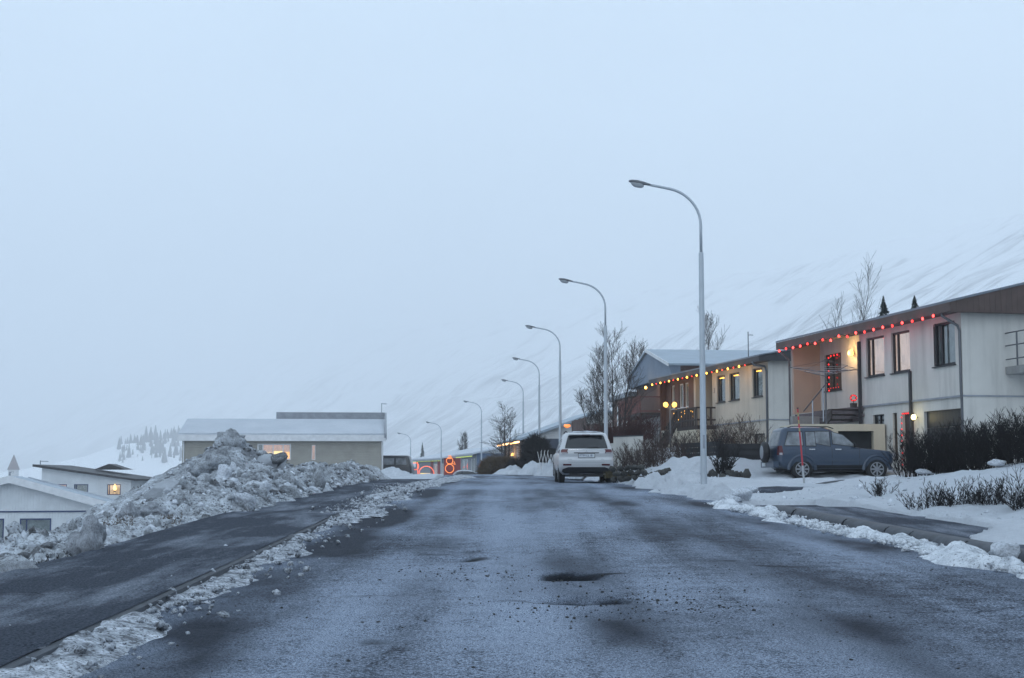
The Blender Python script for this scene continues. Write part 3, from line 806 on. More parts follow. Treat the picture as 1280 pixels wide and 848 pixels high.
# snow mounds: by the van and on the right garden bank
def mound(px, py, Y, wx, wy_, h, lab, mat='snow'):
    c = at(px, py, Y); u = np.linspace(-1, 1, 48)
    U, V = np.meshgrid(u, u); r = np.sqrt(U*U+V*V)
    z = h*np.clip(1-r**1.8, -.25, 1)*(1+.3*fbm(U*2.3+px, V*2.3, 1, 3)) + h*.10*fbm(U*6, V*6+px, 3, 3)
    me = grid_mesh(np.stack([U*wx, V*wy_, z], -1))
    return tag(link('snow_mound', me, mat, None, c), lab, 'snow mound', 'smooth snow mounds')
mound(492, 597.5, 104, 1.6, 1.3, .72, 'white snow mound in front of the dark van')
mound(856, 606, 43.0, .9, 1.0, .42, 'white snow bank left of the nearest lamp post')
mound(868, 592, 49.5, 1.6, 1.3, .5, 'high snow bank behind the nearest lamp post')
mound(668, 592, 96, 1.1, 1.2, .75, 'snow mound beside the dark hedge beyond the white car')
mound(640, 594, 100, 1.4, 1.0, .55, 'low snow mound at the road edge by the rounded hedge')

# ------------------------------------------------------------------ mountain across the valley end
B = np.array([(190,-900),(165,-200),(160,200),(140,600),(80,1000),(0,1400),(-130,1800),(-380,2300),(-800,2900),(-1500,3600),(-2400,4400)], float)
MS = 1.75; B = B*MS
sl_ = np.concatenate([[0], np.cumsum(np.linalg.norm(np.diff(B, axis=0), axis=1))])
S = np.linspace(0, sl_[-1], 340); bx = curve(sl_, B[:, 0])(S); by = curve(sl_, B[:, 1])(S)
tx, ty = np.gradient(bx, S), np.gradient(by, S); L = np.hypot(tx, ty); nx_, ny_ = ty/L, -tx/L
D = np.concatenate([[-60, -25], np.linspace(0, 760, 110), [900, 1150]])*MS
gul = .5*fbm(S/190/MS, 0*S, 0, 4)[:, None]
nz = np.clip(D/MS, 0, 760)[None]
spur = 26*gul*sstep(20, 300, nz) + 9*fbm(S[:, None]/90/MS, nz/90, 2, 3)*sstep(0, 120, nz)
zb = 49 + (by/MS-1200)/300*25                       # a road benched across the slope
off = sstep(500, 900, by/MS)[:, None]*sstep(0, 30, zb[:, None])
H0 = 6 + .50*nz**1.0*(1-.10*sstep(400, 760, nz)) + spur
tt = (H0-zb[:, None])/16
H1 = np.where(np.abs(tt) < 1, zb[:, None] + 16*np.sign(tt)*np.abs(tt)**2.6, H0)
H = (H0*(1-off) + H1*off)*MS
H = np.where(D[None] < 0, np.where(D[None] < -40, -8, 2), H)
H = np.where(D[None] > 760*MS, H+ (D[None]-760*MS)*.1, H)
MX = bx[:, None] + nx_[:, None]*D[None]; MY = by[:, None] + ny_[:, None]*D[None]
me = grid_mesh(np.stack([MX, MY, H], -1)[:, ::-1])
at_ = me.attributes.new('strata', 'FLOAT_VECTOR', 'POINT')
HS = .50*nz + 0*H
SV = np.stack([D[None]+0*H, S[:, None]-.17*D[None]+0*H, D[None]+0*H], -1)[:, ::-1]
at_.data.foreach_set('vector', SV.reshape(-1).astype(np.float32))
mountain = tag(link('mountain', me, 'mountain_snow'), kind='structure')
# low hill far left, with a wood on it
def hill_z(x, y):
    x, y = x/2.4, y/2.4
    return 2.4*float(44*math.exp(-(((x+175)/95)**2)) * math.exp(-(((y-1050)/190)**2)) + 14*math.exp(-(((x+240)/130)**2+((y-900)/120)**2)) - 10)
hxs = np.linspace(-620, -120, 90)*2.4; hys = np.linspace(700, 1300, 40)*2.4
HX, HY = np.meshgrid(hxs, hys)
hh = np.vectorize(hill_z)(HX, HY) + 8*fbm(HX/140, HY/140, 5, 3)
me = grid_mesh(np.stack([HX, HY, hh], -1))
at_ = me.attributes.new('strata', 'FLOAT_VECTOR', 'POINT')
at_.data.foreach_set('vector', np.stack([HX*.9+hh, hh*1.5, HY], -1).reshape(-1).astype(np.float32))
hill = tag(link('hill', me, 'mountain_snow'), kind='structure')

# ------------------------------------------------------------------ haze
hm = bpy.data.materials.new('haze_air'); hm.use_nodes = True
hn = hm.node_tree; hn.nodes.remove(hn.nodes['Principled BSDF'])
pv = hn.nodes.new('ShaderNodeVolumePrincipled')
pv.inputs['Color'].default_value = (.97, .975, .985, 1); pv.inputs['Density'].default_value = HAZE = .00048
pv.inputs['Anisotropy'].default_value = 0.2
hn.links.new(pv.outputs[0], hn.nodes['Material Output'].inputs['Volume'])
M['haze_air'] = hm
mb = MB(); mb.box(-6200, 4200, -2300, 10500, -60, 1050)
tag(mb.build('haze', 'haze_air'), kind='stuff')
# ------------------------------------------------------------------ street lamps
def make_lamp(label):
    root = thing('street_lamp', label, 'street lamp', group='street lamps along the road')
    mb = MB(); mb.lathe([(.088,-.6),(.088,0),(.085,1.0),(.066,6.0),(.062,6.02)], n=14); mb.build('pole', 'lamp_pole', root, True)
    mb = MB(); mb.box(-.03,.03,-.094,-.080,.9,1.25); mb.build('access_door', 'trim_grey', root)
    pts = [(0,0,5.95),(0,0,6.75)] + [(-1.05*(1-math.cos(a)), 0, 6.75+.98*math.sin(a)) for a in [k*math.pi/2*.86/10 for k in range(1, 11)]]
    e = Vector(pts[-1]); pts += [e+Vector((-.28,0,.055)), e+Vector((-.62,0,.115))]
    mb = MB(); mb.tube(pts, [.04,.04]+[.036]*10+[.034,.032], 10); mb.build('arm', 'lamp_pole', root, True)
    h = Vector(pts[-1]); d = Vector((-1,0,.17)).normalized()
    sec = [(-.10,.03,.03),(0,.05,.045),(.12,.085,.06),(.28,.11,.07),(.42,.10,.055),(.50,.05,.03)]
    rings = []
    for s, w, hh in sec:
        c = h + d*s
        rings.append([c + Vector((0, w*math.cos(a), 0)) + Vector((.17,0,1)).normalized()*hh*max(math.sin(a), -.35) for a in [k*math.pi/6 for k in range(12)]])
    mb = MB(); vs = [q for r in rings for q in r]; n = 12
    mb.add(vs, [(i*n+k, i*n+(k+1)%n, (i+1)*n+(k+1)%n, (i+1)*n+k) for i in range(len(sec)-1) for k in range(n)] + [tuple(range(12)), tuple(60+k for k in range(12))])
    hd = mb.build('lamp_head', 'lamp_head', root, True)
    c = h + d*.27 + Vector((0,0,-.03))
    mb = MB(); mb.lathe([(.005,-.10),(.06,-.095),(.10,-.06),(.115,-.0),(.11,.02)], (0,0,0), 14)
    for i, v in enumerate(mb.v): mb.v[i] = (c.x+v[0]*1.6+v[2]*-.17, c.y+v[1]*.85, c.z+v[2]+.17*-v[0]*1.6*1.0)
    mb.build('lens', 'lamp_lens', hd, True)
    return root
LAMPS = [(878, 39.4, 1.40, 'nearest and tallest street lamp, grey pole in the snow left of the blue car'), (757, 61, 1.68, 'second street lamp from the camera, rising behind the white car'),
         (700, 82, 1.92, 'third street lamp from the camera, left of the brown board fence'), (674, 106, 2.10, 'fourth street lamp from the camera, beside the dark hedge'),
         (654, 130, 2.15, 'fifth street lamp from the camera, above the warm lit house'), (602, 156, 1.65, 'sixth street lamp, carrying the orange triangle sign'),
         (552, 182, .45, 'seventh street lamp, in front of the red house'), (514, 206, -.15, 'farthest street lamp, above the roof of the dark van')]
lamp0 = None
for px, Y, z, lab in LAMPS:
    if lamp0 is None: lamp0 = o = make_lamp(lab)
    else: o = copy_tree(lamp0); o['label'] = lab
    o.location = ((px-640)/F_PX*Y*1.003, Y, z); o.scale = (1, 1, 1.027)
    o.rotation_euler.z = R(2)+max(0, (Y-130)*.004)
# orange triangle sign hung on the sixth lamp
c = Vector(((602-640)/F_PX*155.8, 155.8, 0)); sg = at(602.5, 580, 155.7)
t_ = thing('warning_sign', 'orange triangular warning sign on the sixth lamp post', 'sign', (sg.x, sg.y, sg.z))
mb = MB(); mb.prism([(-.36,0,-.32),(.36,0,-.32),(0,0,.34)], (0,.03,0)); mb.build('plate', 'sign_orange', t_)
mb = MB()
for a, b in (((-.36,-.32),(.36,-.32)),((.36,-.32),(0,.34)),((0,.34),(-.36,-.32))): mb.bar((a[0],-.012,a[1]),(b[0],-.012,b[1]),.02,.05)
mb.build('border', 'marker_red', t_)
mb = MB(); mb.box(-.05,.05,.0305,.16,-.1,-.03); mb.build('clamp', 'trim_grey', t_)

# ------------------------------------------------------------------ vehicles
def rounded_plan(w, yr, yf, rr, rf, bow_r, bow_f):
    pts = []
    def corner(cx, cy, r, a0, a1, n=6):
        return [(cx + r*math.cos(a0+(a1-a0)*k/n), cy + r*math.sin(a0+(a1-a0)*k/n)) for k in range(n+1)]
    for k in range(1, 12): pts.append((-(w-rr) + 2*(w-rr)*k/12, yr))
    pts += corner(w-rr, yr+rr, rr, -math.pi/2, 0)
    for k in range(1, 14): pts.append((w, yr+rr+(yf-rf-yr-rr)*k/14))
    pts += corner(w-rf, yf-rf, rf, 0, math.pi/2)
    for k in range(1, 12): pts.append(((w-rf) - 2*(w-rf)*k/12, yf))
    pts += corner(-(w-rf), yf-rf, rf, math.pi/2, math.pi)
    for k in range(1, 14): pts.append((-w, yf-rf+(yr+rr-yf+rf)*k/14))
    pts += corner(-(w-rr), yr+rr, rr, math.pi, 1.5*math.pi)
    L = max(yf-yr, .1); out = []
    for x, y in pts:
        q = (x/w)**2
        fr = max(0, 1-(y-yr)/(.35*L)); ff = max(0, 1-(yf-y)/(.35*L))
        out.append((x, y + bow_r*q*fr - bow_f*q*ff))
    return out

class Car:
    def __init__(s, levels, wheels, wr, rr=.2, rf=.28, bow_r=.07, bow_f=.16, nlev=46):
        s.lv = np.array(levels, float); s.rr, s.rf, s.bow_r, s.bow_f = rr, rf, bow_r, bow_f
        s.wheels, s.wr, s.nlev = wheels, wr, nlev
    def val(s, z, i): return float(np.interp(z, s.lv[:, 0], s.lv[:, i]))
    def w(s, z): return s.val(z, 3)
    def rear(s, x, z): return s.val(z, 1) + s.bow_r*(x/s.w(z))**2
    def body(s, name, mat, parent):
        zs = sorted(set(list(np.linspace(s.lv[0, 0], s.lv[-1, 0], s.nlev)) + list(s.lv[:, 0])))
        rings = []
        for z in zs:
            w, yr, yf = s.w(z), s.val(z, 1), s.val(z, 2)
            k = min(w, (yf-yr)/2)
            rings.append([(x, y, z) for x, y in rounded_plan(w, yr, yf, min(s.rr, k*.9), min(s.rf, k*.9), s.bow_r, s.bow_f)])
        n = len(rings[0]); mb = MB()
        vs = [q for r in rings for q in r]; m = len(rings)
        fs = [(i*n+k, i*n+(k+1) % n, (i+1)*n+(k+1) % n, (i+1)*n+k) for i in range(m-1) for k in range(n)]
        c0, c1 = len(vs), len(vs)+1
        top = rings[-1]; cy = sum(q[1] for q in top)/n
        vs += [(0, sum(q[1] for q in rings[0])/n, zs[0]), (0, cy, zs[-1]+.012)]
        fs += [(c0, (k+1) % n, k) for k in range(n)] + [(c1, (m-1)*n+k, (m-1)*n+(k+1) % n) for k in range(n)]
        mb.add(vs, fs)
        o = mb.build(name, mat, parent)
        cut = MB()
        for y in s.wheels:
            for sd in (-1, 1):
                w = s.w(.6)
                cut.lathe([(s.wr+.055, sd*(w-.30)), (s.wr+.055, sd*(w+.30))], (0, y, s.wr), 28, 'x')
        co = cut.build('cutter', 'plastic_black')
        md = o.modifiers.new('wells', 'BOOLEAN'); md.operation = 'DIFFERENCE'; md.object = co; md.solver = 'EXACT'
        dg = bpy.context.evaluated_depsgraph_get(); dg.update()
        nm = bpy.data.meshes.new_from_object(o.evaluated_get(dg))
        o.modifiers.clear(); o.data = nm
        if not nm.materials: nm.materials.append(M[mat])
        bpy.data.objects.remove(co)
        bm = bmesh.new(); bm.from_mesh(nm)
        for f in bm.faces: f.smooth = True
        for e in bm.edges:
            if len(e.link_faces) == 2 and e.calc_face_angle(0) > R(38): e.smooth = False
        bm.to_mesh(nm); bm.free()
        return o
    def side(s, name, mat, parent, poly, sd, off=.006, n=5):
        """patch on the body side: polygon of (y, z)"""
        mb = MB()
        ys_ = [p[0] for p in poly]; zs_ = [p[1] for p in poly]
        z0, z1 = min(zs_), max(zs_)
        def cross(z):
            xs = []
            for i in range(len(poly)):
                a, b = poly[i], poly[(i+1) % len(poly)]
                if (a[1]-z)*(b[1]-z) <= 0 and abs(a[1]-b[1]) > 1e-6: xs.append(a[0]+(b[0]-a[0])*(z-a[1])/(b[1]-a[1]))
            return (min(xs), max(xs)) if xs else (ys_[0], ys_[0])
        rows = []
        for k in range(n+1):
            z = z0+(z1-z0)*(k+1e-4 if k == 0 else (k-1e-4 if k == n else k))/n
            a, b = cross(z); x = sd*(s.w(z)+off)
            rows += [(x, a, z), (x, b, z)]
        inner = [(p[0]-sd*off*1.6, p[1], p[2]) for p in rows]
        mb.add(rows, [(2*k, 2*k+1, 2*k+3, 2*k+2) for k in range(n)])
        N = len(rows); mb.add(inner, [])
        loop = [0]+[2*k+1 for k in range(n+1)]+[2*k for k in range(n, 0, -1)]
        for a, b in zip(loop, loop[1:]+loop[:1]): mb.f.append((a, b, b+N, a+N))
        return mb.build(name, mat, parent)
    def back(s, name, mat, parent, rows, off=.006, m=10):
        """patch on the rear: rows of (z, x0, x1)"""
        mb = MB(); vs = []
        for z, x0, x1 in rows:
            for k in range(m+1):
                x = x0+(x1-x0)*k/m; vs.append((x, s.rear(x, z)-off, z))
        mb.add(vs, [(i*(m+1)+k, i*(m+1)+k+1, (i+1)*(m+1)+k+1, (i+1)*(m+1)+k) for i in range(len(rows)-1) for k in range(m)])
        n0 = len(vs); mb.add([(v[0], v[1]+off*1.8, v[2]) for v in vs], [])
        w = m+1; r = len(rows)
        loop = list(range(w)) + [i*w+m for i in range(1, r)] + [(r-1)*w+k for k in range(m-1, -1, -1)] + [i*w for i in range(r-2, 0, -1)]
        for a, b in zip(loop, loop[1:]+loop[:1]): mb.f.append((a, b, b+n0, a+n0))
        return mb.build(name, mat, parent)
    def add_wheels(s, parent, spokes=6, wt=.22, rim='alloy'):
        proto = {}
        for y in s.wheels:
            for sd in (-1, 1):
                if sd not in proto:
                    r = s.wr
                    mb = MB(); mb.lathe([(r*.62,-wt/2),(r*.9,-wt/2),(r*.985,-wt*.36),(r,-wt*.2),(r,wt*.2),(r*.985,wt*.36),(r*.9,wt/2),(r*.62,wt/2)], n=30, axis='x')
                    tm = mb.mesh(True); tm.materials.append(M['rubber'])
                    mb = MB(); x = sd*wt*.36
                    mb.lathe([(r*.66, x-.01*sd), (r*.66, x+.035*sd), (r*.58, x+.035*sd), (r*.56, x-.02*sd), (.02, x-.02*sd)], n=30, axis='x')
                    for k in range(spokes):
                        a = 2*math.pi*k/spokes; d = Vector((0, math.cos(a), math.sin(a))); sdv = Vector((0, -d.z, d.y))
                        mb.obox(Vector((x+.012*sd, 0, 0))+d*r*.34, d*r*.27, sdv*r*.075, Vector((.022, 0, 0)))
                    mb.lathe([(.055, x-.02*sd), (.05, x+.05*sd)], n=14, axis='x')
                    rm = mb.mesh(False); rm.materials.append(M[rim])
                    mb = MB(); mb.lathe([(r*.57, x-.035*sd), (r*.57, x-.028*sd)], n=20, axis='x'); bk = mb.mesh(); bk.materials.append(M['plastic_black'])
                    proto[sd] = (tm, rm, bk)
                tm, rm, bk = proto[sd]
                wl_ = link('wheel', tm, None, parent, (sd*(s.w(.6)-wt/2+.0), y, s.wr))
                link('rim', rm, None, wl_); link('brake_disc', bk, None, wl_)

# white car seen from behind
car = Car([(.26,.30,4.35,.76),(.36,.14,4.52,.86),(.50,.05,4.60,.895),(.62,.02,4.63,.90),(.74,.015,4.63,.90),(.80,.06,4.62,.90),(.84,.085,4.60,.90),(.95,.07,4.50,.898),(1.0,.075,4.2,.893),(1.04,.085,3.6,.88),
           (1.10,.10,3.40,.86),(1.20,.15,3.18,.83),(1.35,.24,2.92,.785),(1.50,.34,2.62,.735),(1.58,.40,2.42,.70),(1.63,.45,2.25,.655),(1.66,.58,2.05,.58),(1.675,.8,1.8,.48)], (.95, 3.62), .34, rr=.22, bow_r=.10)
cb = at(733.5, 606, 48.4)
ow = thing('parked_car', 'white sport utility car with snowy roof parked on the right, seen from behind', 'car', (cb.x, 48.4, rz_(49)+.04), R(.6))
body = car.body('body', 'paint_white', ow)
win = car.back('rear_window', 'car_glass', ow, [(1.115,-.70,.70),(1.2,-.685,.685),(1.35,-.645,.645),(1.5,-.595,.595),(1.545,-.575,.575)])
mb = MB(); mb.bar((.05, car.rear(.05,1.13)-.03, 1.135), (.42, car.rear(.4,1.16)-.03, 1.155), .02, .03); mb.build('wiper', 'plastic_black', win)
mb = MB(); mb.prism([(-.56,.40,1.575),(.56,.40,1.575),(.52,.72,1.655),(-.52,.72,1.655)], (0,0,.022)); mb.prism([(-.58,.27,1.565),(.58,.27,1.565),(.56,.45,1.60),(-.56,.45,1.60)], (0,0,.025)); mb.build('spoiler', 'paint_white', ow)
mb = MB(); mb.box(-.13,.13,.262,.30,1.553,1.568); mb.build('brake_light', 'reflector_red', ow)
u = np.linspace(-1, 1, 30); U, V = np.meshgrid(u, np.linspace(0, 1, 24))
sn = 1.665+.045*(1-np.abs(U)**5)*(1-np.abs(2*V-1)**6) + .012*fbm(U*6, V*6, 2, 3) - .02*np.abs(U)**3
link('roof_snow', grid_mesh(np.stack([U*.55, .56+V*1.5, sn], -1)), 'snow', ow)
for sd in (-1, 1):
    tl = car.back('tail_light', 'tail_red', ow, [(.955,sd*.60,sd*.80),(1.0,sd*.62,sd*.835),(1.06,sd*.62,sd*.83),(1.09,sd*.58,sd*.80)], .012)
    car.back('clear_lens', 'tail_clear', tl, [(.94,sd*.62,sd*.80),(.985,sd*.64,sd*.83)], .018)
    car.side('tail_light_wrap', 'tail_red', tl, [(.30,.97),(.52,1.01),(.46,1.08),(.30,1.08)], sd, .008)
    car.back('reflector', 'reflector_red', ow, [(.555,sd*.50,sd*.76),(.61,sd*.49,sd*.77)], .012)
    mr = MB(); mr.obox((sd*.99, 3.02, 1.10), (.10,0,0), (0,.05,0), (0,0,.075)); mr.bar((sd*.84,3.02,1.04),(sd*.93,3.02,1.06),.05,.03); mr.build('mirror', 'plastic_black', ow)
    car.side('side_window', 'car_glass', ow, [(.62,1.12),(1.45,1.10),(1.45,1.53),(.85,1.50)], sd)
    car.side('side_window', 'car_glass', ow, [(1.50,1.10),(2.15,1.09),(2.15,1.56),(1.50,1.55)], sd)
    car.side('side_window', 'car_glass', ow, [(2.22,1.09),(3.18,1.07),(2.60,1.53),(2.22,1.56)], sd)
    car.side('door_sill', 'plastic_black', ow, [(1.45,.30),(3.10,.30),(3.10,.42),(1.45,.42)], sd)
    rl = MB(); rl.tube([(sd*.60,.75,1.66),(sd*.63,.95,1.70),(sd*.64,2.0,1.69),(sd*.63,2.3,1.64)], .018, 6); rl.build('roof_rail', 'plastic_black', ow)
car.back('bumper_lower', 'plastic_black', ow, [(.30,-.72,.72),(.36,-.80,.80),(.44,-.78,.78),(.505,-.60,.60)], .012)
mb = MB(); mb.box(-.55,.55,.25,3.9,.20,.30); mb.build('underbody', 'plastic_black', ow)
car.back('tailgate_seam', 'trim_grey', ow, [(.66,-.58,.58),(.672,-.59,.59)], .004)
car.back('tailgate_garnish', 'chrome', ow, [(1.07,-.60,.60),(1.09,-.62,.62)], .012)
car.back('handle_recess', 'plastic_black', ow, [(.955,-.40,.40),(.985,-.42,.42)], .005)
mb = MB(); mb.box(-.26,.26,.045,.062,.82,.94); pl = mb.build('licence_plate', 'plate_white', ow)
mb = MB(); mb.box(-.275,.275,.05,.068,.805,.955); mb.build('plate_frame', 'plastic_black', pl)
def lettering(txt, size, mat, parent, loc, rot=(math.pi/2,0,0), name='lettering', ext=.003):
    cu = bpy.data.curves.new('txt', 'FONT'); cu.body = txt; cu.size = size; cu.align_x = 'CENTER'; cu.align_y = 'CENTER'; cu.extrude = ext
    o = bpy.data.objects.new('txt', cu); COL.objects.link(o)
    dg = bpy.context.evaluated_depsgraph_get(); dg.update()
    me = bpy.data.meshes.new_from_object(o.evaluated_get(dg)); bpy.data.objects.remove(o)
    me.materials.clear(); me.materials.append(M[mat])
    return link(name, me, None, parent, loc, rot)
lettering('FTM LL 81', .105, 'plate_blue', pl, (0,.042,.88))
mb = MB(); mb.box(-.62,-.46,.05,.066,.755,.775); mb.build('model_badge', 'chrome', ow); mb = MB(); mb.box(.46,.58,.05,.066,.755,.77); mb.build('model_badge', 'chrome', ow)
mb = MB()
for k in range(3):
    a = math.pi/2+k*2.094; d = Vector((math.cos(a),0,math.sin(a))); n_ = Vector((-d.z,0,d.x)); c = Vector((0,.066,1.022))
    mb.prism([c, c+d*.022+n_*.012, c+d*.044, c+d*.022-n_*.012], (0,.01,0))
mb.build('emblem', 'chrome', ow)
car.add_wheels(ow)

# blue four-wheel-drive, side-on in the driveway
car2 = Car([(.36,.22,3.78,.76),(.46,.06,3.90,.83),(.58,.0,3.96,.85),(.74,.0,3.97,.85),(.82,.02,3.95,.85),(.93,.03,3.86,.845),(.97,.03,3.55,.84),(1.01,.035,3.05,.835),(1.05,.04,2.78,.825),(1.12,.055,2.66,.81),(1.3,.10,2.40,.76),(1.5,.155,2.12,.705),(1.62,.20,1.96,.665),(1.68,.26,1.82,.62),(1.71,.42,1.60,.50)], (.82, 3.30), .345, rr=.14, rf=.2, bow_r=.04, bow_f=.10)
sp = at(963.5, 598, 48.8)
ob = thing('parked_car', 'dark blue four-wheel-drive with spare wheel on its back, side-on in the driveway', 'car', (sp.x, 48.8, 1.50), R(-90+5))
car2.body('body', 'paint_blue', ob)
GL = [([(.26,1.11),(.86,1.11),(.86,1.54),(.42,1.54)], 'quarter'), ([(.98,1.10),(1.28,1.10),(1.28,1.55),(.99,1.55)], 'rear'), ([(1.30,1.10),(1.76,1.09),(1.76,1.56),(1.30,1.56)], 'rear'), ([(1.86,1.09),(2.64,1.07),(2.12,1.53),(1.86,1.55)], 'front')]
for sd in (-1, 1):
    for poly, nm in GL:
        car2.side('window_seal', 'plastic_black', ob, [(a-.025*(1 if a < sum(p[0] for p in poly)/4 else -1), b-.025*(1 if b < 1.3 else -1)) for a, b in poly], sd, .004)
        car2.side('side_window', 'car_glass_frosted' , ob, poly, sd, .009)
    for ya in (.94, 1.81, 2.72):
        car2.side('door_seam', 'plastic_black', ob, [(ya,.46),(ya+.012,.46),(ya+.012,1.05),(ya,1.05)], sd, .003)
    for ya in (1.05, 1.92):
        mb = MB(); mb.bar((sd*.855,ya,.985),(sd*.855,ya+.20,.985),.03,.035); mb.build('door_handle', 'chrome', ob)
    car2.side('side_moulding', 'paint_blue', ob, [(1.30,.62),(2.80,.62),(2.80,.70),(1.30,.70)], sd, .02)
    car2.side('door_sill', 'plastic_black', ob, [(1.22,.37),(2.88,.37),(2.88,.47),(1.22,.47)], sd, .01)
    for y in car2.wheels:                                            # flared arches
        r = car2.wr+.06; P_ = []
        for k in range(15):
            a = math.pi*(-.02+1.04*k/14); cy, cz = math.cos(a), math.sin(a)
            P_.append([(sd*(car2.w(.6)-.02), y+cy*(r+.09), car2.wr+cz*(r+.09)), (sd*(car2.w(.6)+.03), y+cy*(r+.055), car2.wr+cz*(r+.055)), (sd*(car2.w(.6)+.035), y+cy*r, car2.wr+cz*r), (sd*(car2.w(.6)-.06), y+cy*(r-.01), car2.wr+cz*(r-.01))])
        link('wheel_arch', grid_mesh(np.array(P_)), 'paint_blue', ob)
    car2.back('tail_light', 'tail_red', ob, [(.80,sd*.68,sd*.82),(1.10,sd*.68,sd*.79)], .012, 3)
    tw = car2.side('tail_light', 'tail_red', ob, [(.06,.80),(.20,.80),(.17,1.10),(.08,1.10)], sd, .008)
    car2.side('clear_lens', 'tail_clear', tw, [(.07,.80),(.17,.80),(.17,.87),(.07,.87)], sd, .012)
    mr = MB(); mr.obox((sd*.93, 2.58, 1.13), (.09,0,0), (0,.045,0), (0,0,.07)); mr.bar((sd*.80,2.60,1.08),(sd*.88,2.58,1.10),.05,.03); mr.build('mirror', 'plastic_black', ob)
    rl = MB(); rl.tube([(sd*.58,.42,1.69),(sd*.60,.55,1.735),(sd*.60,1.75,1.725),(sd*.58,1.95,1.665)], .017, 6); rl.build('roof_rail', 'plastic_black', ob)
    hl = MB(); hl.obox((sd*.62,3.90,.80),(.15,0,0),(0,.05,0),(0,0,.08)); hl.build('headlight', 'tail_clear', ob)
car2.back('rear_window', 'car_glass_frosted', ob, [(1.10,-.62,.62),(1.3,-.60,.60),(1.56,-.55,.55)], .008)
mb = MB(); mb.lathe([(.10,-.30),(.30,-.29),(.335,-.26),(.345,-.20),(.335,-.12),(.28,-.09),(.05,-.06)], (0.02,0,.90), 28, 'y'); sw = mb.build('spare_wheel', 'plastic_black', ob, True)
mb = MB(); mb.lathe([(.02,-.312),(.20,-.308),(.22,-.298)], (0.02,0,.90), 24, 'y'); mb.build('cover_disc', 'trim_grey', sw)
mb = MB(); mb.obox((0,-.03,.50),(.80,0,0),(0,.09,0),(0,0,.10)); mb.build('rear_bumper', 'paint_blue', ob)
mb = MB(); mb.box(-.58,-.18,-.135,-.122,.44,.55); mb.build('licence_plate', 'plate_white', ob)
mb = MB(); mb.box(-.5,.5,.3,3.7,.26,.40); mb.build('underbody', 'plastic_black', ob)
U, V = np.meshgrid(np.linspace(-1, 1, 20), np.linspace(0, 1, 26))
link('roof_snow', grid_mesh(np.stack([U*.50, .40+V*1.35, 1.715+.022*(1-np.abs(U)**4)*(1-np.abs(2*V-1)**5)+.01*fbm(U*5, V*6, 7, 3)-.012], -1)), 'clean_chunk', ob)
car2.add_wheels(ob, 8, .24)

# dark van beside the beige building
car3 = Car([(.30,.12,4.35,.80),(.45,.02,4.55,.88),(.7,0,4.6,.90),(1.0,.02,4.58,.90),(1.05,.03,4.5,.895),(1.12,.05,4.2,.885),(1.3,.10,3.95,.86),(1.6,.18,3.6,.82),(1.85,.26,3.3,.78),(1.93,.40,3.1,.70)], (.9,3.6), .34, rr=.15)
vp = at(517, 600, 122)
ov = thing('van', 'dark van standing behind the beige building', 'van', (vp.x, 122, 1.55), R(90-4))
car3.body('body', 'paint_black', ov)
for sd in (-1, 1):
    for a, b in ((.45,1.35),(1.5,2.35),(2.5,3.3)):
        car3.side('side_window', 'car_glass_frosted', ov, [(a,1.18),(b,1.18),(b,1.70),(a+(.08 if a < .5 else 0),1.70)], sd)
car3.back('rear_window', 'car_glass', ov, [(1.2,-.7,.7),(1.7,-.62,.62)])
mb = MB(); mb.tube([(.4,2.9,1.9),(.4,2.9,2.25)], .05, 6); mb.build('roof_vent', 'plastic_black', ov)
car3.add_wheels(ov, 6)

# dark hatchback ahead of the white car
car4 = Car([(.24,.2,4.0,.72),(.40,.05,4.2,.82),(.6,0,4.25,.84),(.85,.05,4.1,.84),(.92,.08,3.4,.83),(1.0,.14,3.0,.80),(1.2,.3,2.6,.72),(1.38,.5,2.2,.64),(1.44,.8,1.9,.52)], (.75,3.4), .31)
ho = at(704, 600, 57)
oh = thing('parked_car', 'dark car half hidden in front of the white car', 'car', (ho.x+.75, 57.5, rz_(57)+.16), R(3))
car4.body('body', 'paint_black', oh)
car4.back('rear_window', 'car_glass', oh, [(1.0,-.6,.6),(1.3,-.5,.5)])
for sd in (-1, 1):
    car4.back('tail_light', 'tail_red', oh, [(.76,sd*.60,sd*.80),(.94,sd*.62,sd*.78)], .012)
    car4.side('side_window', 'car_glass', oh, [(.7,.98),(2.8,.96),(2.2,1.32),(.9,1.34)], sd)
    mr = MB(); mr.obox((sd*.92, 2.6, .98), (.10,0,0), (0,.05,0), (0,0,.08)); mr.bar((sd*.80,2.6,.93),(sd*.86,2.6,.95),.05,.03); mr.build('mirror', 'plastic_black', oh)
U, V = np.meshgrid(np.linspace(-1, 1, 16), np.linspace(0, 1, 16))
link('roof_snow', grid_mesh(np.stack([U*.5, .82+V*1.1, 1.44+.05*(1-np.abs(U)**4)*(1-np.abs(2*V-1)**5)+.01*fbm(U*5, V*6, 7, 3)], -1)), 'snow', oh)
mb = MB(); mb.box(-.25,.25,-.012,.04,.55,.66); mb.build('licence_plate', 'plate_white', oh)
car4.add_wheels(oh, 6)

# snow-covered car just over the crest
of = copy_tree(oh); of['label'] = 'snow-covered car just over the crest by the triangle sign'
for ch in list(of.children):
    if ch.name.startswith('roof_snow'): bpy.data.objects.remove(ch)
fp = at(588, 600, 160)
of.location = (fp.x-2.0, 160, 1.02); of.rotation_euler.z = R(-76)
U, V = np.meshgrid(np.linspace(-1, 1, 20), np.linspace(0, 1, 20))
link('roof_snow', grid_mesh(np.stack([U*.62, .5+V*1.75, 1.36+.15*(1-np.abs(U)**4)*(1-np.abs(2*V-1)**5), ], -1)), 'snow', of)
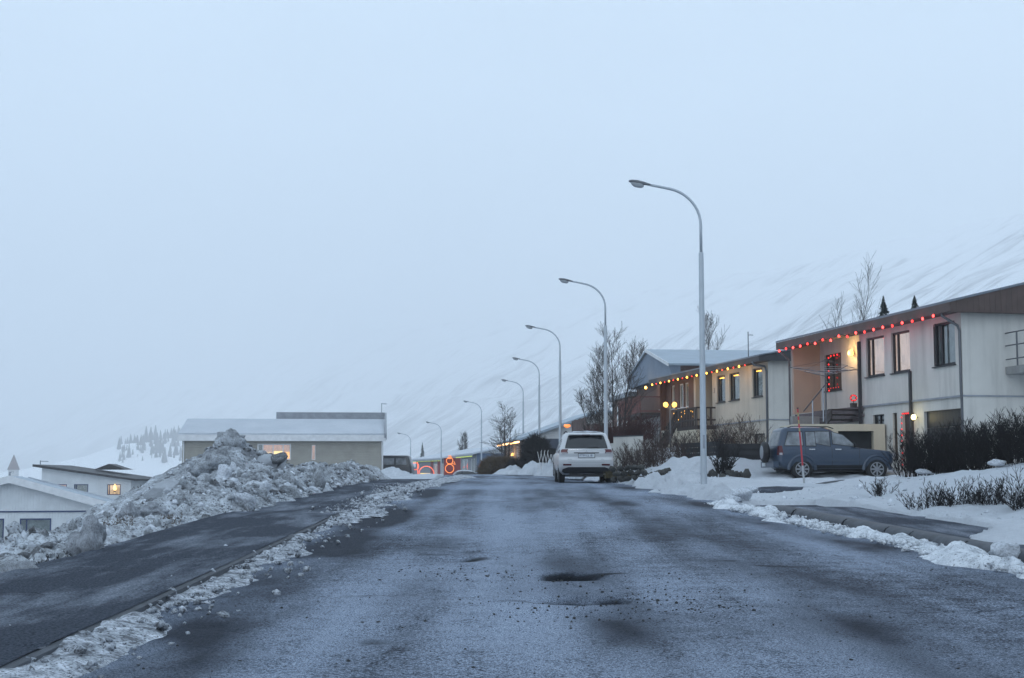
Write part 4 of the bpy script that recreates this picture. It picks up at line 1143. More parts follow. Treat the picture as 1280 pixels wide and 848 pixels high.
# ------------------------------------------------------------------ building helpers (local frames)
def V3(*a): return Vector(a)
def facade(name, mat, parent, o, h, W, z0, z1, ops, n, depth=.16, h0=0.0):
    """wall sheet with real openings. o origin, h horizontal unit vector, n outward normal; ops (h0,h1,z0,z1)"""
    o, h, n = Vector(o), Vector(h), Vector(n)
    hs = sorted({h0, W, *[q for op in ops for q in op[:2]]}); zs = sorted({z0, z1, *[q for op in ops for q in op[2:4]]})
    hs = [q for q in hs if h0 <= q <= W]; zs = [q for q in zs if z0 <= q <= z1]
    mb = MB(); p = lambda a, b, d=0: o + h*a + V3(0,0,b) - n*d
    for a, b in zip(hs, hs[1:]):
        for c, d in zip(zs, zs[1:]):
            m, k = (a+b)/2, (c+d)/2
            if any(q[0] < m < q[1] and q[2] < k < q[3] for q in ops): continue
            mb.add([p(a,c), p(b,c), p(b,d), p(a,d)], [(0,1,2,3)])
    for a, b, c, d in [q[:4] for q in ops]:
        for q in ([p(a,c),p(a,c,depth),p(a,d,depth),p(a,d)], [p(b,c),p(b,d),p(b,d,depth),p(b,c,depth)], [p(a,d),p(a,d,depth),p(b,d,depth),p(b,d)], [p(a,c),p(b,c),p(b,c,depth),p(a,c,depth)]):
            mb.add(q, [(0,1,2,3)])
    me = mb.mesh(fix=False)
    # consistent outward normals
    bm = bmesh.new(); bm.from_mesh(me); bmesh.ops.remove_doubles(bm, verts=bm.verts, dist=.0005); bmesh.ops.recalc_face_normals(bm, faces=bm.faces); bm.to_mesh(me); bm.free()
    return link(name, me, mat, parent)
def window(parent, o, h, n, op, mulls=(), frame='window_dark', back='room_dark', fw=.07, depth=.10, sill=True, name='window', open_sash=0.0, glass='glass', bars=()):
    o, h, n = Vector(o), Vector(h), Vector(n)
    a, b, c, d = op[:4]
    p = lambda u, z, k: o + h*u + V3(0,0,z) - n*k
    mb = MB()
    def bar(u0, u1, z0, z1, k=depth, t=.035): mb.obox((p(u0,z0,k)+p(u1,z1,k))/2, h*(u1-u0)/2, n*t, V3(0,0,(z1-z0)/2))
    e = .004
    bar(a+e,a+fw,c+e,d-e); bar(b-fw,b-e,c+e,d-e); bar(a+fw,b-fw,c+e,c+fw); bar(a+fw,b-fw,d-fw,d-e)
    for m in mulls:
        x = a+(b-a)*m; bar(x-fw*.45,x+fw*.45,c+fw,d-fw)
    for m in bars:
        z = c+(d-c)*m; bar(a+fw,b-fw,z-fw*.4,z+fw*.4,depth-.003)
    if sill: mb.obox(p((a+b)/2,c-.02,-.02), h*((b-a)/2+.04), n*.05, V3(0,0,.018))
    w = mb.build(name, frame, parent)
    mg = MB(); mg.obox((p(a+fw,c+fw,depth+.01)+p(b-fw,d-fw,depth+.01))/2, h*((b-a)/2-fw), n*.006, V3(0,0,(d-c)/2-fw)); mg.build('pane', glass, w)
    if back:
        mc = MB(); q0, q1 = p(a,c,.155), p(b,d,.155)
        mc.obox((q0+q1)/2, h*((b-a)/2), n*.012, V3(0,0,(d-c)/2)); mc.build('curtain', back, w)
    if open_sash:
        hp = p(b-fw*.6, c, -.0); ang = open_sash
        dirv = (-h*math.cos(ang) + n*math.sin(ang)); wd = (b-a)*.26
        ms = MB(); nn = dirv.cross(V3(0,0,1)).normalized()*.02
        cz = (c+d)/2
        for u0, u1, z0, z1 in ((0,.05,c+.03,d-.03),(wd-.05,wd,c+.03,d-.03),(.05,wd-.05,c+.03,c+.09),(.05,wd-.05,d-.09,d-.03)):
            ms.obox(hp + dirv*((u0+u1)/2) + V3(0,0,(z0+z1)/2-c), dirv*(u1-u0)/2, nn, V3(0,0,(z1-z0)/2))
        ms.build('open_sash', frame, w)
    return w
def gable_roof(parent, x0, x1, ridge_x, y0, y1, z_e0, z_e1, z_r, th=.16, mat='roof_metal', name='roof'):
    """ridge along local y; eaves at x0 (z_e0) and x1 (z_e1)"""
    mb = MB()
    mb.prism([(x0,y0,z_e0),(ridge_x,y0,z_r),(ridge_x,y0,z_r+th),(x0,y0,z_e0+th)], (0,y1-y0,0))
    mb.prism([(ridge_x,y0,z_r),(x1,y0,z_e1),(x1,y0,z_e1+th),(ridge_x,y0,z_r+th)], (0,y1-y0,0))
    return mb.build(name, mat, parent)
def bulbs(name, label, pts, mats, r, group=None, wire=True, drop=.0, glow_n=0, glow_w=3.0, glow_c=(1,.1,.08), small=None):
    root = thing(name, label, 'string lights', pts[0], 0, group)
    o0 = Vector(pts[0]); protos = {}
    for m in set(mats):
        mb = MB(); mb.lathe([(r*.3,-r*1.15),(r*.8,-r*.7),(r,0),(r*.75,r*.65),(r*.35,r*.95),(r*.3,r*1.3)], n=10); me = mb.mesh(True); me.materials.append(M[m]); protos[m] = me
    for i, p in enumerate(pts):
        b = link('bulb', protos[mats[i % len(mats)]], None, root, Vector(p)-o0-V3(0,0,drop)); b.scale = (.55,)*3 if mats[i % len(mats)] == small else (1, 1, 1)
    for k in range(glow_n):                 # the light the bulbs throw on the wall
        p = Vector(pts[0]).lerp(Vector(pts[-1]), (k+.5)/glow_n)
        ld = bpy.data.lights.new('bulb_light', 'POINT'); ld.energy = glow_w; ld.color = glow_c; ld.shadow_soft_size = .04
        lo_ = bpy.data.objects.new('bulb_light', ld); COL.objects.link(lo_); lo_.parent = root; lo_.location = p-o0+V3(-.15,-.05,-.12)
    if wire and len(pts) > 1:
        S_ = [(Vector(a)-o0+V3(0,0,r*1.2-drop), Vector(b)-o0+V3(0,0,r*1.2-drop), .008, .008) for a, b in zip(pts, pts[1:])]
        link('wire', segs_mesh(S_, 4), 'trim_dark', root)
    return root
def wall_lamp(label, loc, mat='lamp_warm', power=18, col=(1,.62,.25), r=.085, out=(-1,0,0)):
    root = thing('wall_lamp', label, 'lamp', loc)
    o_ = Vector(out)
    mb = MB(); mb.lathe([(r*.6,-r),(r,-r*.3),(r*.9,r*.5),(r*.5,r*1.1)], tuple(o_*.16), 14); mb.build('globe', mat, root, True)
    mb = MB(); mb.bar(o_*.015, o_*.155+V3(0,0,-r*.8), .03, .03); mb.lathe([(.06,-.11),(.06,-.09)], tuple(o_*.16), 10); mb.build('bracket', 'trim_dark', root)
    ld = bpy.data.lights.new('lamp_light', 'POINT'); ld.energy = power; ld.color = col; ld.shadow_soft_size = r*1.2
    lo_ = bpy.data.objects.new('lamp_light', ld); COL.objects.link(lo_); lo_.parent = root; lo_.location = o_*.34
    return root

# ================================================================== house A: white house with red string lights
TH = math.asin(.2065)
GA = 1.5
A = thing('white_house', 'white two-storey house with brown fascia and red string lights, nearest on the right', 'house', (14.08, 46.0, 0), TH)
h, n, o0 = V3(0,1,0), V3(-1,0,0), V3(0,0,0)
up_ops = [(.41,1.80,5.13,6.52),(3.45,4.80,5.13,6.52),(5.35,6.78,5.13,6.52)]
facade('wall', 'plaster_white', A, V3(-.05,0,0), h, 7.28, 4.11, 7.0, up_ops, n, .2, 0)
for i, op in enumerate(up_ops):
    m = (.74,) if i else (.70,)
    window(A, V3(-.05,0,0), h, n, op, m, 'window_dark', ('curtain_net','window_dusk','window_dusk')[i], open_sash=(.35 if i == 0 else 0))
lo_ops = [(.16,2.67,GA,3.73),(3.39,4.19,GA,3.74),(4.60,4.92,2.2,3.78),(5.57,6.44,3.40,3.78)]
facade('wall', 'plaster_white', A, o0, h, 13.6, GA-.4, 4.11, lo_ops, n, .2)
g = MB()
for k in range(4): g.box(.10,.135,.16,2.67,GA+.56*k+.006,GA+.56*(k+1)-.006)
gd = g.build('garage_door', 'garage_panel', A)
dn = MB(); dn.box(.09,.13,3.39,4.19,GA,3.74); dr = dn.build('door', 'wood_dark', A); mb = MB(); mb.box(.05,.09,3.50,3.54,2.5,2.64); mb.build('door_handle', 'chrome', dr)
window(A, o0, h, n, lo_ops[2], (), 'window_dark', 'window_lit', .05); window(A, o0, h, n, lo_ops[3], (.5,), 'window_dark', 'room_dark', .05)
mb = MB(); mb.box(-.075,.0,-.02,7.30,4.075,4.135); mb.box(-.03,9.0,-.03,-.003,4.08,4.13); mb.build('trim', 'trim_grey', A)
# near end wall, return, recess with entrance
facade('wall', 'plaster_white', A, V3(-.05,0,0), V3(1,0,0), 9.05, GA-.4, 7.0, [], V3(0,-1,0))
facade('wall', 'plaster_white', A, V3(1.1,7.28,0), h, 13.4-7.28, 4.1, 7.0, [(11.4-7.28,12.96-7.28,5.0,6.45),(8.0-7.28,8.95-7.28,4.12,6.25)], n, .2)
rw = (11.4-7.28,12.96-7.28,5.0,6.45)
window(A, V3(1.1,7.28,0), h, n, rw, (.62,), 'window_dark', 'room_dark')
mb = MB(); mb.box(1.19,1.23,8.0,8.95,4.12,6.25); ed = mb.build('door', 'trim_white', A); mb = MB(); mb.box(1.15,1.19,8.08,8.12,5.1,5.22); mb.build('door_handle', 'chrome', ed)
mb = MB(); mb.box(-.05,1.1,7.28,7.30,4.1,7.0); mb.build('wall', 'plaster_white', A)
mb = MB(); mb.box(-.05,1.12,13.40,13.6,4.1,6.98); mb.build('wing_wall', 'plaster_pink_and_lit', A)  # warm light on this white house's wall is put into its pink
mb = MB(); mb.box(-.05,9,13.6,13.62,GA-.4,6.98); mb.box(9.0,9.02,-.0,13.6,GA-.4,7.0); mb.build('wall', 'plaster_white', A)
mb = MB(); mb.box(-.02,1.1,7.31,13.39,3.95,4.09); mb.build('terrace_deck', 'wood_grey', A)
for k in range(4):                     # planks on the terrace edge
    mb = MB(); mb.box(-.085,-.052,7.32-.25*(k % 2),13.58-2.2*(k > 1),3.60+.135*k,3.725+.135*k); mb.build('plank', 'wood_grey', A)
# roof
mb = MB(); zf0, zf1 = 6.70, 6.98
mb.box(-.63,-.60,-.42,13.75,zf0,zf1); mb.build('fascia', 'trim_brown', A)
mb = MB(); mb.box(-.60,-.052,-.40,13.75,zf0+.02,zf0+.05); mb.build('soffit', 'wood_grey', A)
gable_roof(A, -.63, 9.63, 4.5, -.46, 13.78, 6.985, 6.985, 8.22, .07, 'roof_slate')
nb = 54                                # brown vertical boards of the near gable
for k in range(nb):
    x0 = -.60+k*(10.2/nb); x1 = x0+10.2/nb-.005
    zt = lambda x: 6.985+(8.22-6.985)*(1-abs(x-4.5)/5.13)
    if x0 > 5.2: break
    mb = MB(); d_ = .002*(k % 2)
    mb.prism([(x0,-.42-d_,6.68),(x1,-.42-d_,6.68),(x1,-.42-d_,zt(x1)-.004),(x0,-.42-d_,zt(x0)-.004)], (0,.025,0)); mb.build('gable_board', 'trim_brown', A)
mb = MB(); mb.box(-.598,9.6,-.39,-.36,6.66,6.70); mb.box(-.6,9.6,-.39,0,6.71,6.74); mb.prism([(-.05,-.003,7.0),(9,-.003,7.0),(4.5,-.003,8.1)], (0,.02,0)); mb.build('gable_backing', 'trim_brown', A)
# drainpipes
mb = MB(); mb.tube([(-.56,.25,6.75),(-.56,.25,6.62),(-.14,.06,6.30),(-.10,.03,6.15),(-.10,.03,4.25),(-.085,.03,4.05),(-.07,.03,GA-.2)], .045, 8); mb.build('drainpipe', 'drainpipe', A, True)
mb = MB(); mb.tube([(-.58,13.62,6.70),(-.14,13.66,6.3),(-.11,13.66,6.1),(-.11,13.66,2)], .045, 8); mb.build('drainpipe', 'drainpipe', A, True)
mb = MB(); mb.box(-.13,-.052,3.36,3.46,1.6,5.12); mb.build('service_duct', 'trim_dark', A)
mb = MB(); mb.box(-.16,-.052,7.18,7.275,2.6,6.45); mb.build('service_duct', 'trim_dark', A)
# balcony on the near end
mb = MB(); mb.box(1.42,5,-1.25,-.02,4.78,5.02); mb.build('balcony_slab', 'concrete', A)
for z in (5.25,5.68,6.08):
    mb = MB(); mb.bar((1.45,-1.22,z),(5,-1.22,z),.035,.035); mb.bar((1.45,-1.22,z),(1.45,-.02,z),.035,.035); mb.build('balcony_rail', 'drainpipe', A)
for x, y in ((1.48,-1.20),(1.48,-.62),(2.6,-1.20),(3.8,-1.20)):
    mb = MB(); mb.box(x-.02,x+.02,y-.02,y+.02,5.02,6.09); mb.build('balcony_post', 'drainpipe', A)
# steps to the terrace and their handrail
for k in range(7):
    mb = MB(); mb.box(-1.15,-.09,7.35+.30*k,7.70+.30*k,3.98-.17*k,4.03-.17*k); mb.build('step', 'wood_dark', A)
mb = MB(); mb.prism([(-1.17,7.35,4.0),(-1.17,9.75,2.64),(-1.17,9.75,2.40),(-1.17,7.35,3.70)], (.04,0,0)); mb.build('stringer', 'wood_dark', A)
mb = MB(); mb.tube([(-1.18,7.55,5.02),(-1.18,9.8,4.05)], .025, 6); mb.build('handrail', 'drainpipe', A)
for y, zb, zt in ((8.0,3.6,4.83),(8.95,3.1,4.42)):
    mb = MB(); mb.tube([(-1.18,y,zb),(-1.18,y,zt)], .025, 6); mb.build('handrail_post', 'lamp_pole', A)
mb = MB(); mb.box(-1.3,-.2,10.6,10.8,2.0,3.9); mb.build('terrace_pier', 'concrete', A); mb = MB(); mb.box(-1.3,-.2,7.8,8.0,2.0,3.4); mb.build('terrace_pier', 'concrete', A)
# low flat-topped garage in front of the entrance
GX = thing('flat_roofed_shed', 'low cream flat-topped garage behind the blue car', 'garage', (9.75, 51.2, 0), R(1))
facade('wall', 'render_beige', GX, o0, V3(1,0,0), 3.15, GA-.3, 3.42, [(1.52,2.75,GA,3.18)], V3(0,-1,0), .3)
mb = MB(); mb.box(1.52,2.75,.31,.34,GA-.1,3.2); mb.build('back_panel', 'room_dark', GX); mb = MB(); mb.box(0,.02,0,2.4,GA-.3,3.42); mb.box(3.13,3.15,.003,1.0,GA-.3,3.42); mb.build('wall', 'render_beige', GX)
mb = MB(); mb.box(.02,3.13,.02,2.4,3.30,3.40); mb.build('roof', 'snow', GX)

Am = Matrix.Translation(A.location) @ Matrix.Rotation(TH, 4, 'Z')
aw = lambda *p: Am @ Vector(p)
pts = [aw(-.64, -.05+13.45*(k/19)**1.0, 6.66) for k in range(20)]
pts = [p for p in pts][1:]
bulbs('string_lights', 'row of red bulbs hung under the brown eave of the nearest white house', [p+V3(0,0,.03*math.sin(i*2.7)-.03*math.sin(i*1.57)**2) for i, p in enumerate(pts)], ['bulb_red','bulb_red','bulb_red_dim','bulb_red','bulb_red_dim'], .040, glow_n=7, glow_w=3.6)
wl0 = wall_lamp('bright warm wall lamp beside the upper entrance of the nearest house', aw(1.1, 10.18, 6.30), 'lamp_warm', 42, (1,.60,.22), .11, aw(-1,0,0)-aw(0,0,0))
wl1 = wall_lamp('small pale wall lamp between the lower door and the garage door', aw(0, 3.08, 3.56), 'lamp_pale', 4.5, (1,.85,.42), .085, aw(-1,0,0)-aw(0,0,0))
wp = [(11.85+.22*k,6.38) for k in range(4)] + [(12.5,6.38-.2*k) for k in range(1,7)] + [(12.5-.2*k,5.09) for k in range(1,6)]
wp = [(12.42,6.30-.26*k) for k in range(6)][::-1] + [(12.2-.3*k, 6.36) for k in range(3)]
bulbs('string_lights', 'small red lights framing the dark window by the entrance steps', [aw(1.03, a, b) for a, b in wp], ['bulb_small_red'], .03)
bulbs('string_lights', 'tiny red lights along the sill of the dark entrance window', [aw(1.03, 12.5-.24*k, 5.09) for k in range(5)], ['bulb_small_red'], .015)
dp = [(4.17,2.0+.2*k) for k in range(9)] + [(4.1-.14*k,3.72) for k in range(5)] + [(3.42,3.55-.2*k) for k in range(8)]
bulbs('string_lights', 'red lights around the lower door of the white house', [aw(-.05, a, b) for a, b in dp], ['bulb_small_red'], .024)
c = aw(-.35, 7.25, 4.42)
wr_ = thing('lit_wreath', 'round red lit wreath at the head of the entrance steps', 'wreath', c); wr_.scale = (.62,)*3
mb = MB(); mb.tube([(.17*math.cos(a),0,.17*math.sin(a)) for a in [k*.5236 for k in range(13)]], .05, 6, False); mb.build('ring', 'wreath_dark', wr_, True)
mb = MB(); mb.lathe([(.03,-.05),(.03,0)], (0,0,0), 6); me = MB().lathe([(.01,-.035),(.035,-.01),(.03,.025),(.01,.04)], n=8).mesh(True); me.materials.append(M['bulb_small_red'])
for k in range(9):
    a = k*.698; link('bulb', me, None, wr_, (.17*math.cos(a)*(.8+.3*rng.random()), -.05, .17*math.sin(a)*(.8+.3*rng.random())))
mb = MB(); mb.tube([(0,0,-.17),(0,0,-.52)], .02, 5); mb.lathe([(.2,-.55),(.22,-.30)], n=10); mb.build('planter', 'wood_dark', wr_)
# rotary clothes dryer in front of the terrace
dry = at(1033, 535, 53.0)
cd = thing('clothes_dryer', 'umbrella clothes dryer on a grey pole beside the entrance steps', 'clothes dryer', (dry.x, 53.0, 1.6))
mb = MB(); mb.tube([(0,0,0),(0,0,3.95)], .03, 8); mb.build('pole', 'drainpipe', cd)
ends = []
for k in range(4):
    a = .35+k*math.pi/2; e = V3(1.45*math.cos(a), 1.45*math.sin(a), 3.88); ends.append(e)
    mb = MB(); mb.tube([(0,0,3.6 if k % 2 else 3.75), e], .016, 5); mb.tube([(0,0,4.2 if k % 2 else 4.15), e*1.0], .006, 4); mb.build('arm', 'drainpipe', cd)
S_ = []
for f in (.35,.55,.75,.95):
    for k in range(4):
        p, q = ends[k], ends[(k+1) % 4]; z0 = V3(0,0,3.62)
        S_.append((z0+(p-z0)*f, z0+(q-z0)*f, .006, .006))
link('line', segs_mesh(S_, 3), 'marker_grey', cd)
mb = MB(); mb.tube([(0,0,3.9),(0,0,4.22)], .02, 6); mb.build('hub', 'drainpipe', cd)

# ================================================================== house B: cream house with yellow lights
GB = 1.7
Bh = thing('cream_house', 'cream house with yellow and red string lights and a dark porch rail', 'house', (11.56, 66.4, 0), TH)
ops = [(.67,1.92,5.28,6.6),(3.62,4.98,5.28,6.6),(5.57,6.75,5.28,6.6)]
facade('wall', 'plaster_cream', Bh, V3(-.05,0,0), h, 7.4, 4.2, 7.0, ops, n, .2)
for i, op in enumerate(ops): window(Bh, V3(-.05,0,0), h, n, op, (.72,), 'window_dark', 'curtain_net' if i < 2 else 'room_dark')
ops2 = [(.6,2.0,2.2,3.6),(4.4,5.2,2.2,3.55),(5.5,5.8,2.2,3.5),(6.3,7.2,2.2,3.5)]
facade('wall', 'plaster_cream', Bh, o0, h, 16, GB-.5, 4.2, ops2, n, .2)
for op in ops2: window(Bh, o0, h, n, op, (), 'window_dark', 'curtain_rose' if op[0] < 1 else 'room_dark', .05)
facade('wall', 'plaster_white', Bh, V3(-.05,0,0), V3(1,0,0), 9, GB-.5, 7.0, [], V3(0,-1,0))
mb = MB(); mb.box(-.075,0,-.02,7.42,4.165,4.225); mb.box(-.03,9,-.03,-.003,4.17,4.22); mb.build('trim', 'trim_grey', Bh)
facade('wall', 'plaster_cream', Bh, V3(1.1,7.4,0), h, 2.7, 4.2, 7.0, [(.3,2.5,4.3,6.5)], n, .15)
window(Bh, V3(1.1,7.4,0), h, n, (.3,2.5,4.3,6.5), (.33,.66), 'window_dark', 'curtain_pale', name='glazed_door')
mb = MB(); mb.box(-.05,1.1,7.4,7.42,4.2,7.0); mb.build('wall', 'plaster_cream', Bh)
mb = MB(); mb.box(-.05,.9,9.95,10.25,4.2,7.0); mb.build('pillar', 'plaster_cream', Bh)
bw = [(1.9,2.55,5.35,6.65),(2.75,3.5,5.35,6.65),(4.2,4.8,5.35,6.65)]
facade('wall', 'cladding_darkbrown', Bh, V3(.3,10.25,0), h, 5.7, 4.2, 7.0, bw, n, .12)
for op in bw: window(Bh, V3(.3,10.25,0), h, n, op, (), 'trim_white', 'curtain_pale', .06)
mb = MB(); mb.box(-.05,9,15.95,16,1.2,7.0); mb.box(9,9.02,0,16,1.2,7); mb.build('wall', 'cladding_darkbrown', Bh)
mb = MB(); mb.box(-.63,-.60,-.4,16.2,6.78,7.02); mb.build('fascia', 'trim_dark', Bh)
mb = MB(); mb.box(-.60,-.052,-.38,16.2,6.80,6.83); mb.build('soffit', 'wood_dark', Bh)
gable_roof(Bh, -.63, 9.63, 4.5, -.45, 16.2, 7.025, 7.025, 7.95, .06, 'roof_slate')
mb = MB(); mb.prism([(-.6,-.40,6.8),(9.6,-.40,6.8),(9.6,-.40,7.0),(4.5,-.40,7.92),(-.6,-.40,7.0)], (0,.03,0)); mb.build('gable_board', 'trim_dark', Bh)
mb = MB(); mb.tube([(-.66,.35,6.80),(-.62,.3,6.68),(-.16,.08,6.58),(-.11,.04,6.35),(-.11,.04,1.5)], .055, 8); mb.build('drainpipe', 'drainpipe', Bh, True)
# porch, steps, rail
mb = MB(); mb.box(-1.0,1.1,7.0,10.2,4.0,4.18); mb.build('porch_deck', 'wood_dark', Bh)
for k in range(10):
    mb = MB(); mb.box(-1.0,-.1,10.25+.3*k,10.6+.3*k,3.98-.18*k,4.03-.18*k); mb.build('step', 'concrete', Bh)
mb = MB(); mb.prism([(-1.02,10.2,4.15),(-1.02,13.3,2.2),(-1.02,13.3,1.8),(-1.02,10.2,3.75)], (.05,0,0)); mb.box(-1.0,-.1,7.1,10.2,1.7,3.98); mb.build('stair_side', 'render_beige', Bh)
for z in (4.45,5.05):
    mb = MB(); mb.bar((-1.02,6.95,z),(-1.02,10.2,z),.05,.08); mb.bar((-1.02,10.2,z),(-1.02,13.3,z-1.9),.05,.08); mb.bar((-1.02,6.98,z),(-.06,6.98,z),.05,.08); mb.build('rail', 'wood_dark', Bh)
for k in range(26):
    y = 7.0+.25*k; dz = max(0, y-10.2)*.613
    mb = MB(); mb.box(-1.04,-1.0,y-.045,y+.045,4.15-dz,5.05-dz); mb.build('baluster', 'wood_dark', Bh)
for x in (-.8,-.55,-.3):
    mb = MB(); mb.box(x-.045,x+.045,6.96,7.0,4.2,5.05); mb.build('baluster', 'wood_dark', Bh)
lettering('3', .35, 'ink', Bh, (-.06,7.1,5.9), (math.pi/2,0,-math.pi/2), 'house_number')
Bm = Matrix.Translation(Bh.location) @ Matrix.Rotation(TH, 4, 'Z'); bw_ = lambda *p: Bm @ Vector(p)
pts = [bw_(-.65, 1.3+14.2*k/19, 6.72) for k in range(20)]
bulbs('string_lights', 'alternating yellow and red bulbs under the eave of the cream house', pts, ['bulb_red_dim', 'bulb_yellow'], .048, small='bulb_red_dim', glow_n=6, glow_w=13.0, glow_c=(1,.55,.16))
for i, op in enumerate(ops):
    bulbs('string_lights', ['short row of yellow lights in the nearest window of the cream house', 'yellow lights in the middle window of the cream house', 'yellow lights in the far window of the cream house'][i],
          [bw_(-.03, op[0]+.25+.16*k, 6.46) for k in range(4)], ['bulb_yellow'], .022)
# garland of yellow lights on a bushy evergreen beside the steps
def leaf_bush(name, label, cat, loc, rx, ry, rzz, count, size, mat, group=None, seed=0):
    r = np.random.default_rng(seed+5); p = r.normal(size=(count, 3)); p /= np.linalg.norm(p, axis=1, keepdims=True); rad = r.random((count, 1))**.45
    lump = 1+.35*fbm(p[:, 0]*2+seed, p[:, 1]*2, p[:, 2]*2, 3)[:, None]
    c = p*rad*lump*np.array([[rx, ry, rzz]]); c[:, 2] += rzz*.9
    d1 = r.normal(size=(count, 3)); d1 /= np.linalg.norm(d1, axis=1, keepdims=True); d2 = np.cross(d1, r.normal(size=(count, 3))); d2 /= np.linalg.norm(d2, axis=1, keepdims=True)
    s_ = size*(.6+.8*r.random((count, 1)))
    V = np.stack([c-d1*s_, c+d2*s_*.45, c+d1*s_, c-d2*s_*.45], 1)
    q = np.arange(count*4).reshape(-1, 4)
    me = bpy.data.meshes.new(name); me.vertices.add(count*4); me.vertices.foreach_set('co', V.reshape(-1).astype(np.float32))
    me.loops.add(count*4); me.loops.foreach_set('vertex_index', q.reshape(-1).astype(np.int32)); me.polygons.add(count); me.polygons.foreach_set('loop_start', np.arange(0, count*4, 4, dtype=np.int32)); me.update(calc_edges=True)
    root = thing(name, label, cat, loc, 0, group)
    tag(link('foliage', me, mat, root), kind='stuff')
    S_ = [((0,0,-.2), (r.normal()*rx*.4, r.normal()*ry*.4, rzz*1.2), .04, .01) for k in range(7)]
    link('stems', segs_mesh(S_, 4), 'bark', root)
    return root
gb = at(855, 545, 79)
leaf_bush('evergreen_shrub', 'dark evergreen shrub strung with yellow lights beside the cream house steps', 'shrub', (gb.x-.5, 78.5, 3.0), .75, .8, .75, 2600, .08, 'leaf_evergreen')
r_ = random.Random(3)
gp = [(842+5*k*.9+r_.random()*2, 519-4*math.sin(k*1.1)-r_.random()*3) for k in range(7)] + [(843,526),(848,525),(852,521),(856,514),(858,511),(864,514),(867,511),(866,515),(845,513)]
bulbs('string_lights', 'tangle of small yellow lights on the dark shrub by the cream house', [at(a, b, 77.4) for a, b in gp], ['bulb_yellow'], .026, wire=False)
# garden lamp with two globes
gl_ = at(838, 548, 70)
gl = thing('garden_lamp', 'garden lamp post with two glowing yellow globes', 'lamp', (gl_.x, 70, 2.4))
topz = at(838, 507, 70).z - 2.4
mb = MB(); mb.tube([(0,0,-.3),(0,0,topz)], .035, 8); mb.tube([(-.2,0,topz-.08),(0,0,topz-.16),(.2,0,topz-.08)], .022, 6); mb.build('post', 'drainpipe', gl)
for sx in (-.17, .17):
    mb = MB(); mb.lathe([(.05,-.12),(.14,-.03),(.15,.06),(.11,.16),(.04,.2)], (0,0,0), 14); g_ = mb.build('globe', 'globe_warm', gl, True); g_.scale = (.8,)*3; g_.location = (sx*1.15,0,topz); g_.rotation_euler.y = .35 if sx > 0 else -.35
ld = bpy.data.lights.new('lamp_light', 'POINT'); ld.energy = 15; ld.color = (1,.65,.2); ld.shadow_soft_size = .15
lo_ = bpy.data.objects.new('lamp_light', ld); COL.objects.link(lo_); lo_.parent = gl; lo_.location = (0,-.4,topz+.2)

# ================================================================== house C: brown house, grey-blue gable
TC = math.atan2(1.3, 13)
C = thing('brown_house', 'brown timber house with grey-blue gable and red balcony behind the cream house', 'house', (9.55, 84.5, 0), TC)
GC = 2.6
mb = MB(); mb.prism([(-.55,-.4,7.45),(-.55,13.2,7.45),(-.55,13.2,8.0),(-.55,6.4,9.35),(-.55,-.4,8.0)], (.06,0,0)); mb.build('gable_wall', 'cladding_bluegrey', C)
mb = MB()
for (ya, za, yb, zb_) in ((-.5,7.98,6.4,9.38),(6.4,9.38,13.3,7.98)):
    mb.prism([(-.7,ya,za),(-.7,yb,zb_),(-.7,yb,zb_+.12),(-.7,ya,za+.12)], (12,0,0))
mb.build('roof', 'roof_metal', C)
mb = MB(); mb.prism([(-.75,-.55,7.93),(-.75,6.4,9.33),(-.75,6.4,9.53),(-.75,-.55,8.13)], (.045,0,0)); mb.build('verge_board', 'trim_white', C)
mb = MB(); mb.box(-.5,11,-.42,-.40,7.5,8.0); mb.box(-.5,0,-.4,13.2,7.44,7.46); mb.build('eave_wall', 'cladding_bluegrey', C)
cops = [(4.6,5.1,5.75,7.1),(5.5,6.0,5.75,7.1)]
facade('wall', 'cladding_brown', C, V3(0,-.4,0), h, 13.6, 5.4, 7.45, cops, n, .1)
for op in cops: window(C, V3(0,-.4,0), h, n, op, (), 'trim_white', 'curtain_pale', .06, .06)
facade('wall', 'plaster_white', C, V3(.02,-.4,0), h, 13.6, GC-1, 5.4, [(6.0,9.0,3.0,5.2)], n, .1)
window(C, V3(.02,-.4,0), h, n, (6.0,9.0,3.0,5.2), (.25,.5,.75), 'trim_white', 'room_dark', .09, .06)
mb = MB(); mb.box(0,10,-.42,-.4,GC-1,8); mb.box(0,10,13.2,13.22,GC-1,8); mb.box(10,10.02,-.4,13.2,GC-1,8); mb.build('wall', 'cladding_brown', C)
mb = MB(); mb.box(-1.5,-.02,4.2,11.6,5.35,5.5); mb.build('balcony_floor', 'wood_dark', C)
for z in (5.6,6.45):
    mb = MB(); mb.bar((-1.48,4.2,z),(-1.48,11.6,z),.05,.07); mb.bar((-1.48,4.22,z),(-.02,4.22,z),.05,.07); mb.build('balcony_rail', 'wood_red', C)
for k in range(38):
    y = 4.25+.195*k; mb = MB(); mb.box(-1.51,-1.45,y-.055,y+.055,5.5,6.5); mb.build('balcony_board', 'wood_red', C)
for y in (4.4, 8.2, 11.4):
    mb = MB(); mb.box(-1.5,-1.36,y-.08,y+.08,GC-1,5.35); mb.build('balcony_post', 'wood_dark', C)
mb = MB(); mb.box(-.4,3,13.3,20.5,GC-1,7.0); mb.build('annex_wall', 'cladding_brown', C)
mb = MB(); mb.box(-.6,3.2,13.25,20.7,7.0,7.3); mb.build('annex_roof', 'trim_grey', C)
for k in range(3):
    mb = MB(); mb.box(-.43,-.4,14.4+1.8*k,14.8+1.8*k,5.0,6.6); mb.build('window', 'curtain_pale', C)
Cm = Matrix.Translation(C.location) @ Matrix.Rotation(TC, 4, 'Z'); cw = lambda *p: Cm @ Vector(p)
